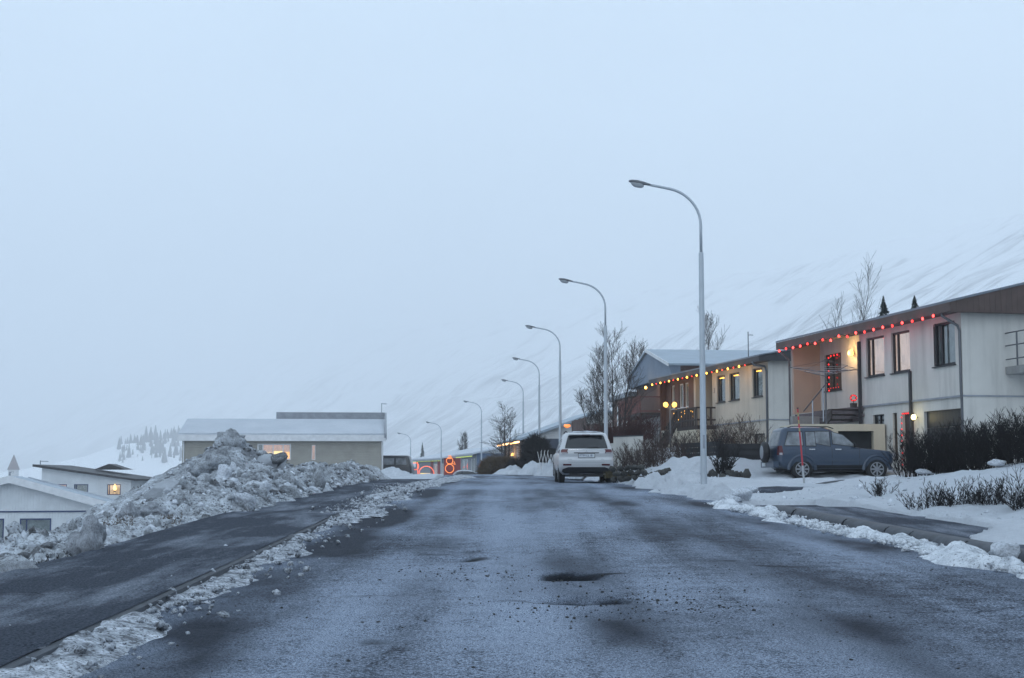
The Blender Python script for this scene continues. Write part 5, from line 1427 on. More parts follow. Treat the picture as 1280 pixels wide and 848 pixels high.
lc = at(808, 485, 90.5); wall_lamp('warm lamp on a bracket above the red balcony', lc, 'lamp_warm', 16, (1,.6,.2), .085, (-.3,-1,0))
lc = at(777, 502, 99); 
# ---------------------------------------------- pinkish house seen through the bare trees
Dh = thing('pink_house', 'pinkish house glimpsed through the bare trees beyond the brown house', 'house', tuple(at(795, 600, 106).xy)+(0,), TC)
facade('wall', 'plaster_pink_and_lit', Dh, o0, h, 8, 2, 7.1, [(1,2,5,6.4),(4,5.2,5,6.4)], n, .1)
window(Dh, o0, h, n, (1,2,5,6.4), (), 'trim_white', 'curtain_pale', .06, .06); window(Dh, o0, h, n, (4,5.2,5,6.4), (), 'trim_white', 'room_dark', .06, .06)
facade('wall', 'cladding_brown', Dh, o0, V3(1,0,0), 8, 2, 7.1, [], V3(0,-1,0))
mb = MB(); mb.box(0,8,7.98,8,2,7.1); mb.box(7.98,8,0,8,2,7.1); mb.build('wall', 'plaster_pink_and_lit', Dh)
gable_roof(Dh, -.5, 8.5, 4, -.4, 8.4, 7.05, 7.05, 8.0, .12, 'roof_metal')
wall_lamp('warm lamp behind the bare trees on the pinkish house', at(777, 502, 103.2), 'lamp_warm', 14, (1,.6,.2), .085, (-.3,-1,0))

# ================================================================== far houses down the road
def far_house(name, label, corner, rot, Lf, Ws, z0, z1, rise, front, side, front_ops=(), side_ops=(), roofm='snow', eave=.45, upper=None, back='curtain_pale', fr='trim_white'):
    root = thing(name, label, 'house', (corner[0], corner[1], 0), rot)
    facade('wall', front, root, o0, h, Lf, z0, z1, list(front_ops), n, .1)
    for op in front_ops: window(root, o0, h, n, op, (.5,), fr, back, .09, .05, False)
    facade('wall', side, root, o0, V3(1,0,0), Ws, z0, z1, list(side_ops), V3(0,-1,0), .1)
    for op in side_ops: window(root, o0, V3(1,0,0), V3(0,-1,0), op, (.5,), fr, back, .09, .05, False)
    if rise:
        mb = MB(); mb.prism([(0,-.003,z1),(Ws,-.003,z1),(Ws/2,-.003,z1+rise)], (0,.06,0)); mb.build('gable_wall', upper or side, root)
    mb = MB(); mb.box(.01,Ws,Lf-.02,Lf,z0,z1); mb.box(Ws-.02,Ws,.01,Lf,z0,z1); mb.build('wall', front, root)
    k = rise/(Ws/2)*eave
    gable_roof(root, -eave, Ws+eave, Ws/2, -eave, Lf+eave, z1-k, z1-k, z1+rise, .18, roofm)
    mb = MB(); mb.box(-eave-.02,-eave+.02,-eave,Lf+eave,z1-k-.16,z1-k+.06); mb.build('fascia', 'trim_grey', root)
    return root
E1 = far_house('lit_house', 'white-gabled house with navy lower wall and a glowing orange strip under its eave', (at(657,600,112).x, 112), .135, 12, 12, 1.5, 4.6, 2.1, 'plaster_pink_and_lit', 'cladding_navy', ((1.0,2.2,2.3,4.0),(4.0,5.0,2.2,4.1),(7.0,8.6,2.3,4.1),(9.6,10.8,2.3,4.0)), ((2.4,3.6,2.8,3.9),), 'roof_metal', .5, 'cladding_white', 'window_rose')  # pink street front: glow on the wall painted into its colour
lgt = thing('wall_lamp', 'orange lamp under the roof edge behind the third street lamp', 'lamp', at(709, 533, 105.5))
mb = MB(); mb.lathe([(.08,-.12),(.26,0),(.2,.13)], n=10); mb.build('globe', 'neon_orange', lgt); mb = MB(); mb.bar((.2,0,.1),(.2,1.9,.1),.05,.05); mb.build('bracket', 'trim_dark', lgt)
Em = Matrix.Translation(E1.location) @ Matrix.Rotation(.135, 4, 'Z')
ls = thing('light_strip', 'bright orange light strip along the eave of the white-gabled house', 'light strip', Em @ V3(-.58,-.3,4.34))
a_, b_ = Em @ V3(-.58,-.3,4.34), Em @ V3(-.58,12.2,4.34)
mb = MB(); mb.bar((0,0,0), b_-a_, .10, .12); mb.build('tube', 'strip_warm', ls); mb = MB(); mb.bar((0,0,.085), b_-a_+V3(0,0,.085), .12, .05); mb.build('holder', 'trim_dark', ls)
wall_lamp('small porch lamp on the house with the orange light strip', Em @ V3(-.02, 6.0, 3.5), 'lamp_warm', 16, (1,.6,.25), .11, (-1,0,0))
Fc = at(596, 600, 166)
FF = far_house('blue_house', 'blue house with snowy roof and green lights beyond the crest', (Fc.x, 166), .20, 11, 13, -.5, 4.45, 1.5, 'cladding_grey', 'cladding_blue', ((1.2,2.2,1.9,3.9),(2.9,3.7,1.9,3.9),(6.0,10,1.2,3.9)), (), 'snow', .6, 'cladding_white', 'curtain_pale')
Fm = Matrix.Translation(FF.location) @ Matrix.Rotation(.20, 4, 'Z')
bulbs('string_lights', 'row of yellow-green lights under the eave of the blue house', [Fm @ V3(-.64, -.3+.62*k, 4.12-.0) for k in range(18)], ['bulb_green'], .05)
Gc = at(555, 600, 192)
GG = far_house('red_house', 'dark red house with orange light figures on its walls', (Gc.x, 192), .31, 15, 13, -1.8, 4.3, 1.3, 'cladding_grey', 'cladding_red', ((.3,1.3,.6,3.6),(3.4,5.2,.6,3.6)), (), 'snow', .6, 'cladding_white', 'window_rose')
mb = MB(); mb.box(-.03,-.003,1.5,3.2,-1,4.0); mb.box(-.03,-.003,5.4,6.8,-1,4.0); mb.build('wall_panel', 'cladding_red', GG)
Gm = Matrix.Translation(GG.location) @ Matrix.Rotation(.31, 4, 'Z')
bulbs('string_lights', 'row of yellow-green lights under the eave of the red house', [Gm @ V3(-.64, -.3+.75*k, 3.95) for k in range(20)], ['bulb_green'], .05)
# glowing figures
def neon(name, label, cat, origin, paths, mat, r=.07):
    root = thing(name, label, cat, origin)
    for nm, pts_ in paths:
        mb = MB(); mb.tube(pts_, r, 6); mb.build(nm, mat, root, True)
    return root
c8 = at(562, 581.5, 191.6)
circ = lambda cx, cz, r, n_=16, a0=0, a1=2*math.pi: [(cx+r*math.cos(a0+(a1-a0)*k/n_), 0, cz+r*math.sin(a0+(a1-a0)*k/n_)) for k in range(n_+1)]
neon('light_figure', 'orange rope-light snowman shape like a figure eight on the red wall', 'light figure', c8, [('ring', circ(0,.55,.42)), ('ring', circ(0,-.45,.55)), ('hat', circ(0,1.0,.2)), ('arm', [(.35,0,.2),(.75,0,.05),(.55,0,.45)])], 'neon_orange', .05)
mb = MB(); mb.box(-.05,.05,.02,.62,-.9,-.8); mb.build('bracket', 'trim_dark', bpy.data.objects['light_figure'])
ca = at(533, 592.5, 187)
f2 = neon('light_arch', 'glowing red arch of lights with a bright bar inside', 'light arch', ca, [('arch', [(-.95,0,-.6)]+circ(0,.0,.95,14,math.pi,0)+[(1.05,0,-1.6)])], 'neon_red', .05)
mb = MB(); mb.bar((-.75,0,-.02),(.45,0,-.02),.1,.2); mb.build('bar', 'strip_yellow', f2); mb = MB(); mb.bar((-.95,0,-.6),(-.95,0,-1.6),.05,.05); mb.build('stake', 'trim_dark', f2)
cb_ = at(519, 585, 190); f3 = neon('light_figure', 'narrow orange-red light figure right of the dark van', 'light figure', cb_, [('ring', circ(0,.2,.45,12)), ('stem', [(0.3,0,.7),(.35,0,-.8)])], 'neon_red', .05)
H_ = far_house('grey_house', 'grey house with snowy roof furthest down the road', (at(500,600,232).x, 232), .4, 14, 12, -3.5, 2.9, 1.4, 'cladding_grey', 'cladding_grey', ((1,2,.2,1.8),), (), 'snow')

# ================================================================== beige building on the left
bl = at(227, 600, 115); brr = at(475.5, 600, 115)
Wb = brr.x-bl.x
BB = thing('beige_building', 'long low beige block building with a snowy roof, left of the road', 'building', (bl.x, 115, 0), R(4.6))
wop = (5.75,8.35,3.05,4.30); nop = (9.95,10.25,3.05,4.20)
facade('wall', 'block_beige', BB, o0, V3(1,0,0), Wb, .3, 4.62, [wop, nop], V3(0,-1,0), .18)
# big window: mullions, lit panes
wb = window(BB, o0, V3(1,0,0), V3(0,-1,0), wop, (.17,.47,.77), 'trim_white', None, .10, .06, False)
for (a, b, c, d, m) in ((0,.17,.5,1,'curtain_net'),(.17,.47,.5,1,'window_rose'),(.47,.77,.55,1,'window_rose'),(.77,1,.5,1,'window_rose'),(0,.47,0,.5,'window_lit'),(.47,.77,.28,.55,'window_bright'),(.77,1,.25,.5,'window_hot'),(.47,1,0,.28,'window_hot')):
    x0, x1 = wop[0]+(wop[1]-wop[0])*a, wop[0]+(wop[1]-wop[0])*b; z0, z1 = wop[2]+(wop[3]-wop[2])*c, wop[2]+(wop[3]-wop[2])*d
    mb = MB(); mb.box(x0+.002,x1-.002,.15,.17,z0+.002,z1-.002); mb.build('lit_panel', m, wb)
window(BB, o0, V3(1,0,0), V3(0,-1,0), nop, (), 'trim_white', 'window_rose', .05, .06, False)
mb = MB(); mb.box(0,.02,.003,9,.3,4.6); mb.box(Wb-.02,Wb,.003,9,.3,4.6); mb.box(0,Wb,8.98,9,.3,4.6); mb.build('wall', 'trim_white', BB)
mb = MB(); mb.box(-.25,Wb+.35,-.56,-.52,4.50,4.98); mb.build('fascia', 'trim_white', BB)
mb = MB(); mb.box(-.22,Wb+.3,-.52,.0,4.60,4.64); mb.build('soffit', 'trim_white', BB)
mb = MB(); mb.prism([(-.25,-.56,4.985),(-.25,4.4,6.30),(-.25,4.4,6.42),(-.25,-.56,5.10)], (Wb+.45,0,0)); mb.prism([(-.25,4.4,6.30),(-.25,9.5,4.95),(-.25,9.5,5.07),(-.25,4.4,6.42)], (Wb+.45,0,0)); rb = mb.build('roof', 'snow', BB)
mb = MB(); mb.prism([(Wb+.22,-.75,4.75),(Wb+.22,4.4,6.62),(Wb+.22,4.4,6.95),(Wb+.22,-.75,5.10)], (.14,0,0)); mb.prism([(Wb+.22,4.4,6.62),(Wb+.22,9.5,4.9),(Wb+.22,9.5,5.2),(Wb+.22,4.4,6.95)], (.14,0,0)); mb.build('verge_board', 'trim_grey', BB)
mb = MB(); mb.prism([(Wb-.01,0,4.6),(Wb-.01,9,4.6),(Wb-.01,4.4,6.3)], (.01,0,0)); mb.prism([(0,.01,4.6),(0,8.99,4.6),(0,4.4,6.3)], (.01,0,0)); mb.build('gable_wall', 'trim_grey', BB)
mb = MB(); mb.box(6.8,Wb+.2,4.9,5.0,6.3,6.98); mb.box(6.8,Wb+.2,5.0,9.4,6.90,6.96); mb.box(6.8,6.85,5.0,9.4,5,6.9); mb.build('upper_roof', 'trim_grey', BB)
mb = MB(); mb.tube([(.12,-.30,4.62),(.12,-.06,4.45),(.12,-.06,.4)], .05, 8); mb.build('drainpipe', 'trim_white', BB)
mb = MB(); mb.tube([(Wb-.02,-.30,4.62),(Wb+.1,-.06,4.4),(Wb+.1,.3,.4)], .05, 8); mb.build('drainpipe', 'trim_white', BB)
ap = at(477, 522, 119.5)
an = thing('roof_antenna', 'small antenna mast on the right end of the beige building', 'antenna', (ap.x, 119.5, 6.9))
mb = MB(); mb.tube([(0,0,-.1),(0,0,.75)], .03, 6); mb.build('mast', 'trim_grey', an); mb = MB(); mb.tube([(-.05,0,.72),(.42,0,.70)], .03, 6); mb.build('arm', 'trim_grey', an)

# ================================================================== pale gabled house below the road, left
lc_ = at(12, 600, 85)
LH = thing('pale_gabled_house', 'pale blue-white clad house with low gable at the left edge', 'house', (lc_.x, 85, 0), R(15))
zl = -2.85; ze = -.30
wn = [(.62,2.35,-1.98,-.70),(-1.9,-.22,-1.98,-.70)]
facade('wall', 'cladding_pale', LH, o0, V3(1,0,0), 5.6, zl, ze, wn[:1], V3(0,-1,0), .12, 0.0)
facade('wall', 'cladding_pale', LH, V3(-5.6,0,0), V3(1,0,0), 5.6, zl, ze, [(3.7,5.38,-1.98,-.70)], V3(0,-1,0), .12)
window(LH, o0, V3(1,0,0), V3(0,-1,0), wn[0], (.22,), 'plate_blue', 'curtain_net', .08, .05); window(LH, o0, V3(1,0,0), V3(0,-1,0), wn[1], (.78,), 'plate_blue', 'curtain_net', .08, .05)
mb = MB(); mb.prism([(-5.6,-.06,ze),(5.6,-.06,ze),(0,-.06,1.35)], (0,.08,0)); mb.build('gable_wall', 'cladding_pale', LH)
mb = MB(); mb.box(-5.6,5.6,-.075,-.062,ze-.05,ze+.03); mb.build('trim', 'plate_blue', LH)
mb = MB(); mb.box(5.58,5.6,0,11,zl,ze); mb.box(-5.6,-5.58,0,11,zl,ze); mb.box(-5.6,5.6,10.98,11,zl,ze); mb.build('wall', 'cladding_pale', LH)
gable_roof(LH, -6.4, 6.4, 0, -.55, 11.5, -.10, -.10, 1.62, .10, 'roof_metal')
mb = MB()
for s in (-1, 1): mb.prism([(0,-.62,1.32),(s*6.4,-.62,-.40),(s*6.4,-.62,-.02),(0,-.62,1.74)], (0,.06,0))
mb.build('verge_board', 'trim_white', LH)
mb = MB(); mb.prism([(.4,11.3,1.62),(6.3,11.3,.02),(6.3,11.3,.10),(.4,11.3,1.70)], (0,.3,0)); mb.prism([(6.2,-.5,.0),(6.42,-.5,-.06),(6.42,-.5,.02),(6.2,-.5,.08)], (0,12,0)); mb.build('roof_snow', 'snow', LH)
mb = MB(); mb.tube([(.02,-.3,1.7),(.02,-.3,1.95)], .05, 6); mb.build('ridge_cap', 'trim_grey', LH)
gm_ = at(10, 688, 84)
gs = thing('grass_strip', 'strip of yellow grass along the foot of the pale gabled house', 'grass', (lc_.x, 84.2, zl+.02), R(15))
mb = MB(); mb.box(-6,1.2,0,.7,-.3,.14); tag(mb.build('turf', 'grass_dry', gs), kind='stuff')
# house behind it with a shed roof
l2 = at(52, 600, 112); r2 = at(165, 600, 112); W2 = r2.x-l2.x
L2 = thing('shed_roofed_house', 'pale house with a dark sloping roof and one lit window behind the gabled house', 'house', (l2.x, 112, 0), R(-1.5))
zt0, zt1 = at(52, 585, 112).z, at(165, 600.5, 112).z
wz = at(140, 619, 112).z; wz1 = at(140, 605.5, 112).z
wops = [((93-52)/113*W2,(111-52)/113*W2,wz,wz1),((135-52)/113*W2,(152-52)/113*W2,wz,wz1),((66-52)/113*W2,(84-52)/113*W2,wz,wz1)]
facade('wall', 'cladding_pale', L2, o0, V3(1,0,0), W2, -4, zt1, wops, V3(0,-1,0), .1)
for i, op in enumerate(wops): window(L2, o0, V3(1,0,0), V3(0,-1,0), op, (.16,), 'plate_blue', ('curtain_net','window_lit','window_rose')[i], .06, .05, False)
mb = MB(); mb.prism([(0,-.001,zt1),(W2,-.001,zt1),(0,-.001,zt0)], (0,.1,0)); mb.build('gable_wall', 'cladding_pale', L2)
mb = MB(); mb.box(W2-.02,W2,.0,8,-4,zt1); mb.box(0,.02,.1,8,-4,zt0); mb.box(0,W2,7.98,8,-4,zt1); mb.build('wall', 'cladding_pale', L2)
mb = MB(); mb.prism([(-.55,-.5,zt0+.08),(W2+.4,-.5,zt1-.04),(W2+.4,-.5,zt1+.10),(-.55,-.5,zt0+.26)], (0,9,0)); mb.build('roof', 'trim_dark', L2)
mb = MB(); mb.prism([(2.4,4.9,zt0-.1),(5.0,4.9,zt0-.1),(3.6,4.9,zt0+.35)], (0,2,0)); mb.build('skylight', 'trim_dark', L2)
mb = MB(); mb.tube([(-.2,.2,zt0),(-.2,.2,zt0+.55)], .04, 6); mb.tube([(-.2,.2,zt0+.5),(.4,.2,zt0+.48)], .03, 6); mb.build('vent_pipe', 'trim_grey', L2)
q = at(143.5, 610, 111.75); bl_ = thing('window_candle', 'bright candle-shaped lamp in the lit window of the shed-roofed house', 'lamp', q)
mb = MB(); mb.lathe([(.04,-.2),(.12,-.1),(.09,.1),(.02,.28)], n=10); mb.build('flame', 'window_bright', bl_); mb = MB(); mb.lathe([(.1,-.3),(.05,-.2)], n=8); mb.build('holder', 'trim_dark', bl_)
q = at(166.5, 621.5, 100); st = thing('lantern', 'small yellow lantern in the twigs by the shed-roofed house', 'lamp', q)
mb = MB(); mb.lathe([(.03,-.35),(.12,-.2),(.10,.2),(.02,.32)], n=10); mb.build('globe', 'bulb_yellow', st); mb = MB(); mb.tube([(0,0,-.35),(0,0,-2.5)], .03, 5); mb.build('post', 'trim_dark', st)
# church far off
cq = at(16.5, 600, 900); k = 900/F_PX
CH_ = thing('church', 'church steeple fading in the mist above the pale gabled roof', 'church', (cq.x, 900, -12))
zb_ = at(16, 587.5, 900).z+12; ztp = at(16, 568, 900).z+12
mb = MB(); mb.box(-5*k,5*k,-5*k,5*k,0,zb_); tw_ = mb.build('tower', 'church_wall', CH_)
mb = MB(); mb.add([(-6*k,-6*k,zb_),(6*k,-6*k,zb_),(6*k,6*k,zb_),(-6*k,6*k,zb_),(0,0,ztp)], [(0,1,4),(1,2,4),(2,3,4),(3,0,4),(0,3,2,1)]); mb.build('spire', 'church_roof', CH_)
mb = MB(); mb.prism([(-3,4,0),(3,4,0),(3,4,3.4),(0,4,5.6),(-3,4,3.4)], (0,14,0)); mb.build('nave', 'church_wall', CH_)
for sx in (-.6,.6): 
    mb = MB(); mb.box(sx-.2,sx+.2,-5*k-.05,-5*k-.005,zb_-2.0,zb_-.8); mb.build('belfry_opening', 'room_dark', tw_)
# ------------------------------------------------------------------ vegetation
def rot_about(v, axis, a): return Matrix.Rotation(a, 3, axis) @ v
def grow(S_, r, p, d, length, rad, depth, spread, upw, kids, tipr=.004):
    n_ = 3; q = Vector(p); d = Vector(d); rr = rad
    for i in range(n_):
        d = (d + Vector((r.gauss(0,.09), r.gauss(0,.09), r.gauss(0,.05)+upw*.12))).normalized()
        q2 = q + d*length/n_; r2 = max(tipr, rr*(.80 if depth else .62))
        S_.append((tuple(q), tuple(q2), rr, r2)); q, rr = q2, r2
        if depth > 0:
            for k in range(kids if i else max(1, kids-1)):
                ax = d.orthogonal().normalized(); ax = rot_about(ax, d, r.random()*6.283)
                nd = rot_about(d, ax, spread*(.7+.6*r.random()))
                nd = (nd + Vector((0,0,upw*.35))).normalized()
                grow(S_, r, q, nd, length*(.48+.22*r.random()), rr*.55, depth-1, spread, upw, kids, tipr)
def bare_tree(name, label, base, trunks, mat='bark', seed=1, depth=3, spread=.75, upw=.5, kids=2, tipr=.006, group='bare winter trees'):
    r = random.Random(seed); root = thing(name, label, 'tree', base, 0, group)
    S_ = []
    for dx, dy, hgt, rad, lean in trunks:
        T = []
        p = V3(dx, dy, -.3); d = V3(lean, r.gauss(0,.03), 1).normalized(); rr = rad; n_ = 9
        for i in range(n_):
            d = (d + V3(r.gauss(0,.045), r.gauss(0,.045), .06)).normalized()
            q = p + d*hgt/n_; r2 = max(tipr*1.5, rad*(1-(i+1)/n_*.88))
            T.append((tuple(p), tuple(q), rr, r2)); p, rr = q, r2
            if i >= 1:
                f = (i+1)/n_
                for k in range(3 if i < n_-1 else 4):
                    a = r.random()*6.283; tilt = spread*(1.05-.45*f)
                    nd = V3(math.cos(a)*math.sin(tilt), math.sin(a)*math.sin(tilt), math.cos(tilt))
                    grow(S_, r, p, nd, hgt*(.30-.17*f)*(.7+.6*r.random()), max(tipr, rr*.42), depth-1, .6, upw, kids, tipr)
        link('trunk', segs_mesh(T, 7), mat, root)
    tag(link('crown', segs_mesh(S_, 3), mat, root), kind='stuff')
    return root
def base_of(px, py, Y): q = at(px, py, Y); return V3(q.x, q.y, gz(q.x, q.y))
b_ = at(766, 545, 75)
bare_tree('bare_tree', 'tall bare tree with slender trunk behind the second street lamp', (b_.x, 75, 2.9), [(0,0,5.5,.075,.0),(-.45,.3,4.6,.055,-.03)], seed=4, spread=.62, upw=.55, tipr=.006)
b_ = at(780, 545, 76); bare_tree('bare_tree', 'bare tree in front of the brown house balcony', (b_.x, 76, 2.9), [(0,0,4.9,.07,.0)], seed=9, spread=.6, upw=.55, tipr=.006)
b_ = at(752, 545, 77); bare_tree('bare_tree', 'bushy bare tree left of the second street lamp', (b_.x, 77, 2.9), [(0,0,4.0,.055,-.05),(-.3,0,3.0,.045,-.2)], seed=12, spread=.7, upw=.45, tipr=.006)
b_ = at(631, 575, 113); bare_tree('bare_tree', 'bare tree between the blue house and the orange light strip', (b_.x, 113, 2.2), [(0,0,4.6,.10,-.02),(.15,0,4.0,.07,.08),(-.1,0,3.8,.06,-.12)], seed=21, depth=2, spread=1.1, upw=.15, kids=3, tipr=.010)
b_ = at(1068, 420, 78); bare_tree('bare_tree', 'bare tree whose top shows above the roof of the nearest house', (b_.x, 78, 3.2), [(0,0,8.6,.08,.0),(-.9,0,7.0,.05,-.06),(.8,0,6.8,.05,.05)], seed=31, depth=2, spread=.5, upw=.6, tipr=.007)
b_ = at(891, 440, 120); bare_tree('bare_tree', 'faint bare tree behind the ridge of the brown house', (b_.x, 120, 5), [(0,0,8.6,.09,0)], seed=35, spread=.5, upw=.8, tipr=.009)
b_ = at(805, 470, 125); bare_tree('bare_tree', 'faint bare tree left of the grey-blue gable', (b_.x, 125, 5), [(0,0,6.6,.09,0)], seed=37, spread=.5, upw=.8, tipr=.009)
b_ = at(578, 575, 205); bare_tree('bare_tree', 'thin bare tree above the roof of the red house', (b_.x, 205, 2), [(0,0,5,.1,0)], seed=39, spread=.5, upw=.8, tipr=.015)
b_ = at(168, 622, 98); bare_tree('bare_tree', 'low bare bush tree at the right end of the shed-roofed house', (b_.x, 98, -1.6), [(0,0,2.4,.05,0),(-.4,0,2.0,.04,-.25),(.4,0,2.2,.04,.25)], seed=41, spread=.8, upw=.3, tipr=.01)

def conifer(label, base, hgt, wid, seed, group='dark conifers above the roofs'):
    r = np.random.default_rng(seed); root = thing('conifer', label, 'tree', base, 0, group)
    S_ = [((0,0,0),(0,0,hgt*.98), .07, .004)]; link('trunk', segs_mesh(S_, 6), 'bark', root)
    tri = []
    for k in range(1300):
        f = r.random()**.5; z = hgt*(.06+.94*f); rad = wid*(1-f)*(.55+.55*r.random()) + .03; a = r.random()*6.283
        L = rad*(.5+.5*r.random()); c = np.array([math.cos(a), math.sin(a), -.45+.35*r.random()]); s_ = np.array([-c[1], c[0], 0])
        p0 = np.array([0,0,z])+c*L*.15; p1 = np.array([0,0,z])+c*L; w = (.03+.07*r.random())*min(1, .3+rad)
        tri.append([p0+s_*w*.3, p0-s_*w*.3+np.array([0,0,.02]), p1-s_*w, p1+s_*w+np.array([0,0,-.05])])
    V = np.array(tri); me = bpy.data.meshes.new('needles'); me.vertices.add(V.size//3); me.vertices.foreach_set('co', V.reshape(-1).astype(np.float32))
    n_ = len(V); me.loops.add(n_*4); me.loops.foreach_set('vertex_index', np.arange(n_*4, dtype=np.int32)); me.polygons.add(n_); me.polygons.foreach_set('loop_start', np.arange(0, n_*4, 4, dtype=np.int32)); me.update(calc_edges=True)
    tag(link('crown', me, 'needles', root), kind='stuff')
b_ = at(1104, 370, 82); conifer('pointed dark conifer above the middle of the nearest roof', (b_.x, 82, 4.2), b_.z-4.2, 2.6, 1)
b_ = at(1143, 374, 82); conifer('blunt dark conifer top above the nearest roof, right of the pointed one', (b_.x, 82, 4.2), b_.z-4.0, 3.0, 2)
b_ = at(528, 553, 330); conifer('grey conifer in the mist above the red house roof', (b_.x, 330, -2), b_.z+2, 2.6, 3, None)

def bush(name, label, base, w, d, hgt, stems, mat, seed, r0=.012, lean=.5, twigs=4, cat='bush', group='bare bushes', tipr=.0035, curve_=.5):
    r = random.Random(seed); S_ = []
    for k in range(stems):
        bx_, by_ = (r.random()-.5)*w, (r.random()-.5)*d
        g0 = gz(base[0]+bx_, base[1]+by_) - gz(base[0], base[1]) if base[1] < 140 else 0
        p = V3(bx_, by_, g0-.05); L = hgt*(.55+.55*r.random()); a = r.random()*6.283; t_ = lean*r.random()
        dd = V3(math.cos(a)*t_, math.sin(a)*t_, 1).normalized(); rr = r0*(.6+.7*r.random()); n_ = 4
        for i in range(n_):
            dd = (dd + V3(r.gauss(0,.12), r.gauss(0,.12), curve_*.1)).normalized(); q = p+dd*L/n_; r2 = max(tipr, rr*.72)
            S_.append((tuple(p), tuple(q), rr, r2)); p, rr = q, r2
            for m in range(twigs):
                a2 = r.random()*6.283; td = (dd*.9 + V3(math.cos(a2)*.6, math.sin(a2)*.6, .15)).normalized(); tl_ = hgt*(.10+.20*r.random())
                e = p+td*tl_; S_.append((tuple(p), tuple(e), max(tipr, rr*.55), tipr))
                if r.random() < .5:
                    td2 = (td + V3(r.gauss(0,.4), r.gauss(0,.4), .2)).normalized(); S_.append((tuple(p+td*tl_*.5), tuple(p+td*tl_*.5+td2*tl_*.6), tipr, tipr))
    root = thing(name, label, cat, base, 0, group)
    tag(link('twigs', segs_mesh(S_, 3), mat, root), kind='stuff')
    C_ = [((x*w*.3,y*d*.3,-.2),(x*w*.34,y*d*.34,hgt*.25), r0*1.6, r0) for x, y in ((0,0),(-1,.3),(1,-.3),(.5,1),(-.5,-1))]
    link('stems', segs_mesh(C_, 5), mat, root)
    return root
# dark hedge before the nearest house
hl_ = [(10.35,37.2,1.0,'left end of the dark bare hedge, reaching over the blue car bonnet'),(11.0,36.3,1.05,'dark bare hedge bush in front of the lower door and garage door'),(11.35,35.4,1.0,'dark bare hedge bush below the house corner drainpipe'),(12.0,34.6,1.15,'dark bare hedge bush near the right edge below the balcony'),(12.9,34.0,1.2,'last dark hedge bush, cut by the right edge of the picture')]
for i, (x, y, hg, lab) in enumerate(hl_):
    bush('hedge_bush', lab, (x, y, gz(x, y)), 1.15, .95, hg, 115, 'twig_dark', 50+i, .010, .45, 5, 'hedge', 'dark hedge bushes', .004)
# shrubs poking out of the lawn snow
for px, py, Y, w, hg, st_, lab, sd in [(1100,618,30.5,.5,.38,26,'small sprig bush on the snow nearest the marker pole',1),(1150,640,26.6,.8,.35,22,'thin twiggy bush left of the big lawn bush',2),(1205,640,26.0,1.9,.48,75,'large bare bush spreading over the lawn snow',3),(1240,636,26.0,1.1,.42,38,'low bare bush right of the big lawn bush',6),(1276,640,25.0,.6,.62,45,'bare bush on the lawn cut by the right edge',4)]:
    q = at(px, py, Y); bush('lawn_bush', lab, (q.x, q.y, gz(q.x, q.y)), w*.5, .4, hg, st_, 'twig_dark', 70+sd, .006, 1.35, 3, 'bush', 'bushes in the lawn snow', .003, .3)
# bushes behind the stone wall
for i, (px, Y, w, hg, st_, mat, lab) in enumerate([(782,50.5,1.1,1.0,60,'twig_brown','brown bare bush right behind the white car'),(808,52,1.2,1.0,60,'twig_brown','brown bare bush above the stone wall'),(838,55,1.5,1.1,70,'twig_brown','broad brown bush below the garden lamp'),
        (866,57,1.4,1.0,60,'twig_brown','brown bush just left of the nearest lamp post'),(925,58.5,1.6,1.5,60,'twig_brown','tall brown bush under the cream house windows'),(898,58,1.2,1.3,45,'twig_brown','brown bush behind the nearest lamp post')]):
    q = at(px, 590, Y); bush('garden_bush', lab, (q.x, q.y, gz(q.x, q.y)), w, .8, hg, st_, mat, 90+i, .011, .5, 4, 'bush', 'brown garden bushes', .004)
q = at(905, 597, 48.2); bush('dwarf_tree', 'gnarled dark bush beside the black slat fence', (q.x, q.y, gz(q.x, q.y)), .5, .4, 1.15, 26, 'twig_dark', 120, .024, .9, 5, 'bush', None, .005)
q = at(772, 546, 64.5); bush('red_hedge', 'reddish bare hedge on top of the white garden wall', (q.x+.3, q.y, 2.9), 2.4, .8, 1.1, 190, 'twig_red', 121, .010, .5, 5, 'hedge', None, .0045)
for i, (px, py, lab) in enumerate([(148,668,'tuft of twigs and dry grass in the snow bank right of the tall snow boulder'),(62,708,'thin dark twigs in the snow bank between the two snow boulders'),(205,662,'straw-coloured twig tuft at the pavement edge')]):
    Y = (24.5, 17.4, 24.6)[i]; q = at(px, py, Y); bush('twig_tuft', lab, (q.x, q.y, float(heap_z(np.float64(q.x), np.float64(q.y)))), .45, .35, .24, 18, 'twig_dark' if i == 1 else 'twig_straw', 130+i, .005, 1.0, 3, 'bush', 'twig tufts in the snow bank', .0025)
